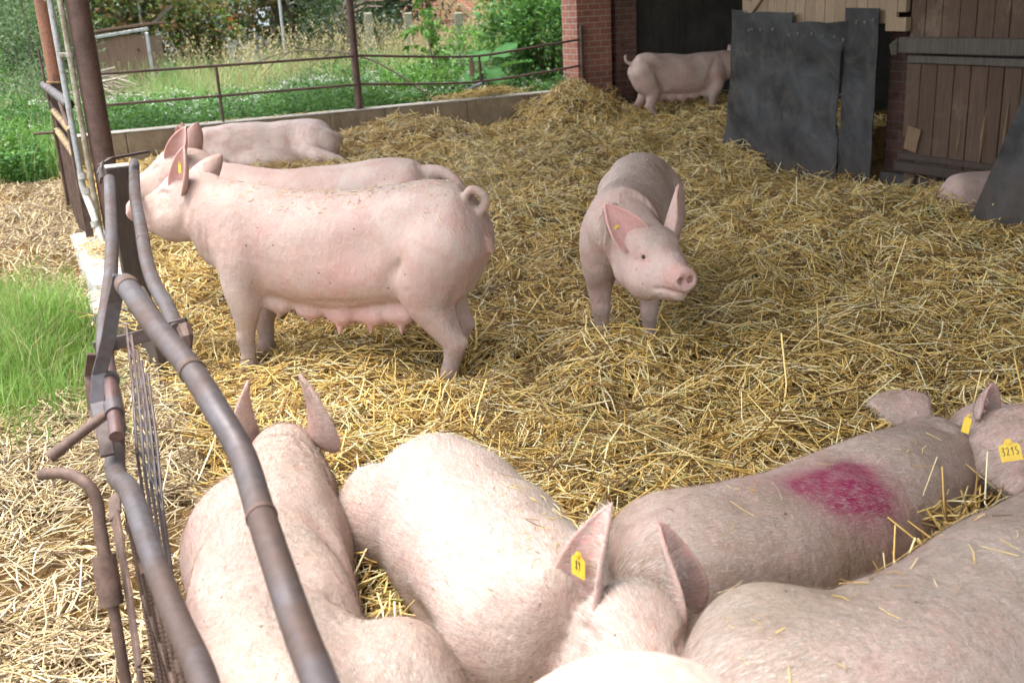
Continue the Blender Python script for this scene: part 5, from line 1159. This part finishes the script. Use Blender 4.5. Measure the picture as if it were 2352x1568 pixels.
# meadow grass, tall and pale, with seed heads
pa = []; sh = []
def meadow(n, u0, u1, v0, v1, H0, H1, w, green=True, heads=0.0):
    p = uvpts(n, u0, u1, v0, v1); k = vnoise(p[:, 0] * 1.3, p[:, 1] * 1.3, 41); keep = RNG.random(n) < (.35 + k); p = p[keep]; n = len(p)
    p[:, 2] = .03; V, T, t = bladeset(p, RNG.uniform(H0, H1, n) * (.7 + .5 * vnoise(p[:, 0], p[:, 1], 43)), RNG.uniform(.1, .75, n), w)
    if heads:
        i = RNG.random(n) < heads; q = t[i]; m = len(q)
        for s_ in range(5): sh.append(leafset(q + RNG.normal(0, .016, (m, 3)) - np.array([0, 0, .028 * s_]), np.tile([0.1, 0, 1.], (m, 1)) + RNG.normal(0, .45, (m, 3)), RNG.uniform(.03, .055, m), .35))
    return V, T
V, T = join([meadow(15000, -1.5, 5.2, -1.9, -4.2, .4, .85, .007), meadow(9000, -.5, 6.5, -4.2, -8.5, .5, 1.0, .010), meadow(9000, -4.5, -.6, 1.2, -4.5, .35, .8, .007), meadow(5000, 5, 12, -5, -10, .4, .8, .012)])
o = raw_mesh('meadow_grass', V, tris=T, mat=G_GRASS); tag(o, 'tall pale green meadow grass beyond the concrete wall', kind='stuff')
V, T = join([meadow(1300, -.6, 4.2, -2.2, -4.6, .6, 1.05, .006, heads=.10), meadow(1000, 1.6, 4.9, -2.6, -4.4, 1.05, 1.5, .007, heads=.75), meadow(1800, -3.6, -.7, -.5, -3.5, .6, 1.0, .006, heads=.3), meadow(900, 5.4, 7.6, -4.5, -7, .9, 1.4, .009, heads=.3)])
o = raw_mesh('dry_grass', V, tris=T, mat=G_DRY); tag(o, 'straw coloured dead grass stalks standing in the meadow', kind='stuff')
V, T = join(sh); o = raw_mesh('grass_heads', V, tris=T, mat=G_DRY); tag(o, 'beige seed heads on the tall meadow grass', kind='stuff')

# bright young grass in the yard beside the near gates
def yard(n, H0, H1, w, rad=1.0):
    a = RNG.normal(0, 1, (n, 2)); u = -1.38 + a[:, 0] * .36 * rad; v = 7.30 + a[:, 1] * .62 * rad; k = (u < -.86) & (v < 9.0); u, v = u[k], v[k]
    P = PO[None] + u[:, None] * UX + v[:, None] * VX; P[:, 2] = hgt(P[:, 0], P[:, 1]) - .02; n = len(P)
    return bladeset(P, RNG.uniform(H0, H1, n) * (.6 + .7 * vnoise(P[:, 0] * 5, P[:, 1] * 5, 51)), RNG.uniform(.2, .95, n), w)[:2]
V, T = join([yard(12500, .09, .27, .0048), yard(1200, .03, .10, .004, 2.2)]); o = raw_mesh('young_grass', V, tris=T, mat=G_LAWN); tag(o, 'bright green young grass in the yard beside the near gates', kind='stuff')
V, T = join([yard(900, .22, .38, .0025, 1.1)]); o = raw_mesh('dead_stalks', V, tris=T, mat=G_DRY); tag(o, 'thin dry stalks standing among the bright young grass', kind='stuff')

def stems(c, n, spread, h, r, lean=.25):
    m = MB(); c = np.array(c, float)
    for k in range(n):
        a = random.uniform(0, 2 * PI); b = c + np.array([math.cos(a), math.sin(a), 0]) * spread * random.random() ** .5; t_ = b + np.array([random.gauss(0, lean) * h, random.gauss(0, lean) * h, h * random.uniform(.7, 1.1)])
        mid = (b + t_) / 2 + np.array([random.gauss(0, .06), random.gauss(0, .06), 0]) * h; m.tube([b, mid, t_], [r, r * .7, r * .3], 6, sub=3)
    return m
def bush(name, label, cat, base, C, R, n, size, mat, group=None, asp=.4, per=45, stemn=9, stemr=.02, upw=.2, trunk=False):
    t = thing(name, label, cat, base, group)
    P, dr = clump(n, C, R, per); P = P[P[:, 2] > base[2]]; dr = dr[:len(P)]
    D = unit(P - np.array(C)) * .7 + RNG.normal(0, .6, P.shape) + np.array([0, 0, upw]); V, T = leafset(P, D, RNG.uniform(size * .6, size * 1.3, len(P)), asp)
    raw_mesh('crown', V, tris=T, mat=mat, parent=t)
    h = C[2] + R[2] * .5 - base[2]
    if trunk:
        m = MB(); b = np.array(base, float); tp = np.array([C[0], C[1], C[2] + R[2] * .3]); m.tube([b, b * .6 + tp * .4 + np.array([.1, 0, 0]), tp], [stemr * 4, stemr * 3, stemr * 1.2], 10, sub=5)
        for k in range(10):
            f = random.uniform(.35, .9); s_ = b * (1 - f) + tp * f; a = random.uniform(0, 2 * PI); e = s_ + np.array([math.cos(a) * R[0], math.sin(a) * R[1], random.uniform(.0, .5) * R[2]]) * .75; m.tube([s_, (s_ + e) / 2 + np.array([0, 0, .12]), e], [stemr * 1.3, stemr, stemr * .3], 6, sub=3)
        m.build('trunk', BARK, t, smooth=True)
    else: stems(base, stemn, R[0] * .45, h, stemr).build('stems', BARK, t, smooth=True)
    return t
# left: tall willowy bush and a bramble
bush('willow_bush', 'tall grey green bush filling the top left corner', 'bush', (-7.0, 15.9, .05), (-6.95, 16.0, 1.35), (1.0, .8, 1.35), 9500, .085, G_GREY, 'bushes round the meadow', .26, 60, upw=.5)
bush('willow_bush', 'dense green bush left of the first, cut by the left edge of the photo', 'bush', (-7.3, 14.3, .0), (-7.5, 14.4, .75), (.9, .9, .9), 6500, .07, G_MID, 'bushes round the meadow', .3, 60)
bush('yellowish_bush', 'small yellowish green shrub among the left weeds beside the straw heap', 'bush', (-5.05, 11.35, -.1), (-5.05, 11.35, .25), (.32, .3, .38), 900, .055, G_FRESH, 'bushes round the meadow', .4, 25, 5, .006)
bush('yellowish_bush', 'feathery yellow green weed clump behind the left half of the railing', 'bush', (-2.75, 14.55, .05), (-2.75, 14.55, .50), (.42, .35, .42), 2200, .03, G_GREY, 'bushes round the meadow', .5, 25, 8, .005)
bush('nettle_bush', 'tall green weeds left of the bar gate above the straw heap', 'bush', (-5.55, 12.3, -.1), (-5.55, 12.3, .35), (.7, .6, .5), 4200, .06, G_MID, 'bushes round the meadow', .36, 30, upw=.5)
bush('nettle_bush', 'dark green leafy weeds at the left edge behind the young grass and straw', 'bush', (-5.6, 11.1, -.1), (-5.6, 11.1, .22), (.6, .45, .36), 3200, .07, G_FRESH, 'bushes round the meadow', .42, 30, upw=.3)
bush('willow_bush', 'feathery pale green weeds between the willow bush and the orange rusty post', 'bush', (-5.95, 13.9, 0), (-5.95, 13.9, .55), (.6, .5, .6), 3800, .05, G_GREY, 'bushes round the meadow', .3, 30, upw=.6)
# dry red-brown and dark trees at the back
bush('maple_tree', 'rusty leaved maple hanging over the old hutch', 'tree', (-7.4, 21.6, .05), (-7.3, 21.4, 2.35), (1.9, 1.3, 1.25), 5200, .12, G_RED, 'trees behind the meadow', .62, 40, stemr=.05, trunk=True)
bush('maple_tree', 'rust and green leaved tree in front of the garments on the line', 'tree', (-6.0, 21.2, .05), (-5.75, 21.1, 1.15), (.85, .7, .95), 2600, .11, G_RED, 'trees behind the meadow', .6, 40, stemr=.03, trunk=True)
bush('chestnut_tree', 'browning chestnut tree left of the dark holly', 'tree', (-4.5, 22.8, .05), (-4.35, 22.8, 2.15), (1.6, 1.1, 1.5), 3600, .16, G_RED, 'trees behind the meadow', .5, 35, stemr=.06, trunk=True)
bush('holly_tree', 'dark glossy holly behind the middle roof post', 'tree', (-3.0, 21.2, .05), (-3.0, 21.4, 1.2), (1.15, .9, 1.5), 5200, .085, G_DARK, 'trees behind the meadow', .5, 50, stemr=.05, trunk=True)
bush('dark_tree', 'dark evergreen behind the rusty maple', 'tree', (-9.2, 27, .05), (-9.2, 27, 3.2), (3.2, 1.6, 3.4), 7000, .20, G_DARK, 'trees behind the meadow', .5, 60, stemr=.09, trunk=True)
bush('dark_tree', 'dark evergreen behind the browning chestnut', 'tree', (-4.3, 27.5, .05), (-4.2, 27.5, 3.3), (2.0, 1.5, 3.5), 6500, .20, G_DARK, 'trees behind the meadow', .5, 60, stemr=.09, trunk=True)
bush('dark_tree', 'dark evergreen just left of the brick house', 'tree', (-2.9, 30, .05), (-2.9, 30, 2.9), (1.6, 1.6, 3.2), 5200, .20, G_DARK, 'trees behind the meadow', .5, 60, stemr=.09, trunk=True)
bush('dark_tree', 'tall green tree at the far left behind the bushes', 'tree', (-11.5, 22, .05), (-11.0, 22, 2.9), (2.8, 2, 3.1), 8000, .16, G_MID, 'trees behind the meadow', .45, 60, stemr=.08, trunk=True)
# far hedge that closes the view
P, dr = clump(26000, (-6, 40, 3.2), (17, 1.6, 4.2), 90); P = P[P[:, 2] > 0]; V, T = leafset(P, RNG.normal(0, 1, P.shape) + np.array([0, -.6, .3]), RNG.uniform(.2, .42, len(P)), .5)
t = thing('tall_hedge', 'tall dark hedge far behind the trees and houses', 'hedge', (-6, 40, 0)); raw_mesh('crown', V, tris=T, mat=G_DARK, parent=t); 
for k in range(14): stems((-18 + k * 1.8, 40.3, 0), 1, .4, 4.5, .09, .05).build('trunk', BARK, t)
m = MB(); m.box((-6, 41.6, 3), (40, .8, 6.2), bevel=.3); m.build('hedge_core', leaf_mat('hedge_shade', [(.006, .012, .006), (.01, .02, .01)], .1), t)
# right: dense bushes against the pillar
bush('elder_bush', 'dense green bush right behind the railing beside the brick pillar', 'bush', (.75, 17.0, .05), (.72, 16.9, .95), (.85, .7, 1.05), 6500, .10, G_MID, 'bushes round the meadow', .45, 45, upw=.1)
bush('elder_bush', 'bright green bush rising behind the dense one beside the pillar', 'bush', (1.1, 18.2, .05), (.95, 18.2, 1.75), (1.1, .8, .95), 5200, .11, G_FRESH, 'bushes round the meadow', .45, 40, upw=.1)
bush('elder_bush', 'yellow green bush in front of the stacked firewood', 'bush', (-.35, 18.6, .05), (-.3, 18.6, .62), (.85, .6, .62), 3800, .075, G_FRESH, 'bushes round the meadow', .5, 40, upw=.3)
bush('nettle_bush', 'grey green flowering weeds between the young tree and the dense bush', 'bush', (-.55, 16.7, .05), (-.5, 16.6, .42), (.8, .6, .5), 3800, .055, G_GREY, 'bushes round the meadow', .4, 30, upw=.5)
bush('nettle_bush', 'fresh green leafy weeds crowding the railing right of the thin roof post', 'bush', (-1.2, 15.2, .05), (-1.2, 15.2, .38), (.75, .45, .42), 4200, .065, G_FRESH, 'bushes round the meadow', .42, 30, upw=.4)
bush('nettle_bush', 'green weeds in the tall grass behind the middle of the railing', 'bush', (-2.2, 16.2, .05), (-2.2, 16.2, .45), (.9, .6, .5), 4200, .06, G_MID, 'bushes round the meadow', .4, 30, upw=.5)
# arching dead reeds behind
t = thing('reed_clump', 'pale arching reeds behind the bright green bush', 'reeds', (.3, 21, .05)); P = np.array([.3, 21, .05]) + RNG.normal(0, 1, (240, 3)) * np.array([.35, .25, 0]); V, T, _ = bladeset(P, RNG.uniform(1.3, 2.3, 240), RNG.uniform(.3, .8, 240), .022); raw_mesh('blades', V, tris=T, mat=G_DRY, parent=t)

# burdock: big ribbed leaves on stalks
t = thing('burdock_plant', 'big leaved burdock pushing under the bent railing', 'plant', (-.25, 15.45, .05))
for k, (x, y, z, L, W, az, el) in enumerate([(-.68, 15.15, .50, .36, .28, 200, -25), (-.52, 15.25, .42, .40, .30, 225, -45), (-.30, 15.20, .62, .42, .36, 235, -10), (-.08, 15.28, .66, .40, .34, 280, -20), (.12, 15.38, .70, .44, .38, 330, 15), (-.25, 15.5, .78, .44, .38, 90, 25), (.05, 15.55, .82, .46, .40, 60, 30), (.28, 15.4, .52, .36, .28, 340, -30), (-.45, 15.5, .66, .38, .32, 160, 10), (-.75, 15.3, .30, .34, .26, 190, -50), (.0, 15.2, .40, .34, .26, 265, -40)]):
    nu, nvv = 12, 9; d = rot(az, el); V = []
    for i in range(nu):
        s_ = i / (nu - 1); w = W * (math.sin(PI * min(s_ * .92 + .08, 1)) ** .55) * (1 - .35 * s_)
        for j in range(nvv):
            q = -1 + 2 * j / (nvv - 1); rip = .012 * math.sin(9 * s_ * PI + 3 * q) * abs(q) + .018 * abs(q) - .05 * s_ * s_
            V.append(np.array([x, y, z]) + d @ np.array([s_ * L - .06 * abs(q) * (s_ < .15), q * w / 2, rip * 1.5]))
    fc = [(i * nvv + j, i * nvv + j + 1, (i + 1) * nvv + j + 1, (i + 1) * nvv + j) for i in range(nu - 1) for j in range(nvv - 1)]
    m = MB(); m.add(V, fc); m.build('leaf', G_BURD, t, smooth=True)
    m = MB(); m.tube([(-.2, 15.5, .0), ((x - .2) / 2, (y + 15.5) / 2, z * .7), (x, y, z)], [.016, .012, .008], 6, sub=3); m.build('stalk', G_BURD, t, smooth=True)

# young tree with drooping leaflets in front of the log pile
t = thing('young_tree', 'slender young tree with drooping compound leaves right of the thin roof post', 'tree', (-.88, 15.95, .05))
m = MB(); st = cr([(-.88, 15.95, .05), (-.93, 16.05, .6), (-1.02, 16.2, 1.2), (-1.08, 16.3, 1.8), (-1.08, 16.4, 2.5)], 6); m.tube(st, np.linspace(.014, .006, len(st)), 7); lv = []
for k in range(46):
    f = random.uniform(.22, 1); b = st[int(f * (len(st) - 1))]; a = random.uniform(0, 2 * PI); L = random.uniform(.25, .48); e = b + np.array([math.cos(a) * L, math.sin(a) * L, random.uniform(-.05, .18)]); mid = (b + e) / 2 + np.array([0, 0, .06]); m.tube([b, mid, e], [.004, .003, .002], 4)
    q = cr([b, mid, e], 5)[2:]; q = np.repeat(q, 2, 0); D = (e - b)[None] * .8 + RNG.normal(0, .22, q.shape) + np.array([0, 0, -.22]); lv.append(leafset(q, D, RNG.uniform(.09, .16, len(q)), .34, .2, .35))
m.build('trunk', BARK, t, smooth=True); V, T = join(lv); raw_mesh('crown', V, tris=T, mat=G_FRESH, parent=t)

# fallen bare branch lying over the grass
t = thing('bare_branch', 'bare dark branch arching over the grass behind the thin roof post', 'branch', (-.9, 14.35, .4)); m = MB()
br = cr([(-.75, 14.25, .30), (-1.1, 14.4, .55), (-1.6, 14.5, .88), (-2.1, 14.6, 1.04), (-2.6, 14.7, 1.08), (-3.1, 14.8, 1.02), (-3.35, 14.85, .9)], 5); m.tube(br, np.linspace(.016, .005, len(br)), 7)
for i, dx, dz in ((12, -.35, -.25), (16, -.5, -.35), (19, -.4, .14), (22, -.45, -.32), (25, -.3, -.3), (14, .15, .3)): m.tube([br[i], br[i] + np.array([dx * .5, 0, dz * .4]), br[i] + np.array([dx, .05, dz])], [.008, .006, .003], 5, sub=3)
m.build('branch', BARK, t, smooth=True)

# heap of sticks by the hutch
m = MB()
for k in range(170):
    c = np.array([random.gauss(-5.75, .42), random.gauss(15.8, .25), 0]); c[2] = max(.05, .75 - .75 * abs(c[0] + 5.75) + random.gauss(0, .12)) * random.random() ** .5 + .1; a = random.gauss(0, .5) + (PI if random.random() < .5 else 0); L = random.uniform(.25, .8); d = np.array([math.cos(a), math.sin(a) * .6, random.gauss(-.05, .28)]) * L; m.tube([c - d / 2, c + np.array([0, 0, random.gauss(0, .04)]), c + d / 2], [random.uniform(.008, .02)] * 2 + [.005], 5)
tag(m.build('brush_heap', STICK), 'heap of bleached sticks in front of the old hutch', kind='stuff')

# old hutch
HX = np.array([.93, .05, 0]); HX = HX / np.linalg.norm(HX)
t = thing('old_hutch', 'weathered brown hutch with a pale frame and a lidded roof, in the meadow', 'hutch', (-6.1, 17.9, .05))
m = MB(); m.box((-6.15, 17.85, .75), (.95, .03, 1.22), HX); m.box((-5.7, 18.25, .72), (.03, .8, 1.2), HX); m.box((-6.6, 18.25, .72), (.03, .8, 1.2), HX); m.tube([(-5.86, 17.83, 1.12), (-5.86, 17.84, 1.12)], .022, 10, mi=1); m.build('walls', [wood_mat('brown_board', (.14, .085, .06), (.24, .16, .12)), WDARK], t)
m = MB(); m.box((-6.15, 17.815, 1.385), (1.02, .035, .05), (.93, .05, .10), bevel=.004); m.build('frame', GALV, t)
m = MB(); m.box((-5.675, 17.815, .76), (.05, .04, 1.24), HX, bevel=.004); m.build('frame', GALV, t)
m = MB(); m.box((-6.15, 18.3, 1.47), (1.1, 1.0, .04), (.93, .05, .08), bevel=.004); m.build('roof', wood_mat('mossy_roof', (.10, .06, .04), (.17, .11, .08)), t)
m = MB(); m.box((-5.52, 18.2, 1.62), (.5, .03, .05), (.8, 0, .6)); m.build('lid_stay', WGREY, t)

# washing line with garments, thin poles
t = thing('washing_line', 'thin washing line between two pale poles behind the trees', 'washing line', (-6, 26.3, 0))
m = MB(); m.tube([(-7.6, 26.3, 0), (-7.6, 26.3, 1.75)], .03, 8); m.build('pole', GALV, t); m = MB(); m.tube([(-4.9, 26.3, 0), (-4.9, 26.3, 1.75)], .03, 8); m.build('pole', GALV, t); m = MB(); m.tube([(-7.6, 26.3, 1.73), (-6.2, 26.3, 1.66), (-4.9, 26.3, 1.73)], .006, 5, sub=4); m.build('line', GALV, t)
def cloth(name, label, x, z0, w, h, col, y=26.28):
    M = Mat(name + '_cloth', rough=.9); M.color(M.mix(M.noise(8, 3), tuple(np.array(col) * .8), col)); m = MB(); V = []
    for i in range(9):
        for j in range(7): q = i / 8; s_ = j / 6; V.append((x + w * (q - .5) * (1 + .12 * math.sin(3 * s_)), y + .03 * math.sin(8 * q + 2 * s_), z0 + h * s_ - .03 * math.sin(PI * q) * s_))
    fc = [(i * 7 + j, (i + 1) * 7 + j, (i + 1) * 7 + j + 1, i * 7 + j + 1) for i in range(8) for j in range(6)]; n = len(V); m.add(V + [(a, b + .012, c) for a, b, c in V], fc + [tuple(k + n for k in f[::-1]) for f in fc])
    tag(m.build(name, M.m, loc=(x, y, z0), smooth=True), label, 'garment', 'garments on the washing line')
cloth('garment', 'pale blue garment on the washing line', -6.68, 1.32, .32, .36, (.30, .52, .80)); cloth('garment', 'orange garment on the washing line', -6.28, 1.22, .22, .44, (.85, .13, .03)); cloth('garment', 'long white garment left on the washing line', -6.95, 1.05, .22, .62, (.75, .75, .75))
cloth('garment', 'white garment with blue trim on the washing line, right of the orange one', -5.62, 1.2, .36, .47, (.70, .76, .80)); cloth('garment', 'small red garment low in front of the rusty tree', -6.75, .55, .2, .3, (.5, .07, .04), 24.4)
for x, y, l in ((-6.77, 21.0, 'thin pale pole standing behind the old hutch'), (-4.02, 20.6, 'thin pale pole standing in front of the browning chestnut')):
    m = MB(); m.tube([(x, y, 0), (x + .02, y, 2.9)], .028, 8); m.tube([(x + .02, y, 2.9), (x + .02, y, 2.93)], .035, 8); tag(m.build('thin_pole', GALV, loc=(x, y, 0)), l, 'pole', 'thin poles in the meadow')

# grey house corner and the red brick house
t = thing('grey_house', 'grey house corner with pale quoins behind the trees', 'house', (-8.5, 35, 0)); m = MB(); m.box((-9.4, 36, 3), (3.6, 4, 6)); m.build('wall', concrete_mat('grey_render', (.20, .21, .22), (.28, .29, .3), 2), t)
m = MB()
for k in range(20): m.box((-7.66 - (k % 2) * .05, 33.98, .15 + k * .3), (.34 + (k % 2) * .1, .06, .28), bevel=.01)
m.build('quoins', CONCTOP, t); m = MB(); m.box((-9.4, 36, 6.15), (4.0, 4.4, .3)); m.build('roof', WDARK, t); m = MB(); m.box((-9.2, 33.97, 1.5), (.9, .05, 1.3)); w_ = m.build('window', PLASTER, t)
t = thing('brick_house', 'red brick house far behind the log pile', 'house', (-1.5, 37, 0)); m = MB(); m.box((-1.2, 38.5, 3), (5.2, 5, 6)); m.build('wall', BRICKH, t); m = MB(); m.box((-1.2, 38.5, 6.1), (5.8, 5.6, .2)); m.build('roof', WDARK, t); m = MB(); m.box((-1.9, 35.97, 3.3), (1.0, .06, 1.2)); m.build('window', PLASTER, t)

# firewood stack: every log a thing
lm = Mat('log_end', rough=.8); vv = lm.n('ShaderNodeObjectInfo'); lm.color(lm.mix(lm.noise(40, 3), lm.ramp(vv.outputs['Random'], [(0, (.30, .20, .12)), (.5, (.55, .33, .15)), (1, (.42, .34, .26))]), (.22, .14, .08))); LOGEND = lm.m
LL = 'sawn log in the firewood stack in front of the red brick house'
m = MB(); ang = np.linspace(0, 2 * PI, 13)[:-1]; rr = [.062 * (1 + .06 * math.sin(3 * a) + .03 * math.sin(5 * a + 1)) for a in ang]
A = [(r_ * math.cos(a), -.25, r_ * math.sin(a)) for r_, a in zip(rr, ang)]; B = [(x, .25, z) for x, y, z in A]; m.add(A + B, [(i, (i + 1) % 12, 12 + (i + 1) % 12, 12 + i) for i in range(12)], None, 0); m.add(A, [tuple(range(12))[::-1]], None, 1); m.add(B, [tuple(range(12))], None, 1)
log0 = m.build('firewood_log', [BARK, LOGEND], loc=(0, 0, 0)); tag(log0, LL, 'log', 'logs in the firewood stack'); first = True; zz = .10; row = 0
while zz < 1.62:
    nlog = 13 if zz < 1.25 else max(3, int(13 - (zz - 1.2) * 22))
    for k in range(nlog):
        o = log0 if first else log0.copy()
        if not first: COL.objects.link(o)
        first = False; s_ = random.uniform(.75, 1.12); o.location = (-1.05 + (k - nlog / 2) * .122 + (row % 2) * .06 + random.gauss(0, .008), 25.2 + random.gauss(0, .03), zz + random.gauss(0, .006)); o.scale = (s_, 1, s_); o.rotation_euler = (0, random.uniform(0, 6.28), random.gauss(0, .03))
    zz += .108; row += 1

# concrete fence posts with wire
for x, y, h, l in ((-2.30, 19.9, 1.50, 'pale concrete fence post just right of the thin roof post'), (-1.62, 20.4, 1.46, 'pale concrete fence post half hidden behind the young tree'), (-.66, 19.8, 1.42, 'pale concrete fence post left of the firewood stack')):
    m = MB(); m.box((x, y, h / 2), (.16, .14, h), (1, .1, 0), bevel=.02); o = m.build('fence_post', concrete_mat('mossy_concrete', (.15, .15, .10), (.30, .28, .21), 7), loc=(x, y, 0)); tag(o, l, 'fence post', 'concrete fence posts in the meadow')
m = MB()
for z in (.5, .95, 1.3): m.tube([(-3.6, 19.9, z), (-2.3, 19.83, z), (-1.62, 20.33, z - .02), (-.66, 19.73, z), (.2, 19.83, z)], .002, 4)
tag(m.build('fence_wire', RUST), 'wires strung between the pale concrete fence posts', 'wire')
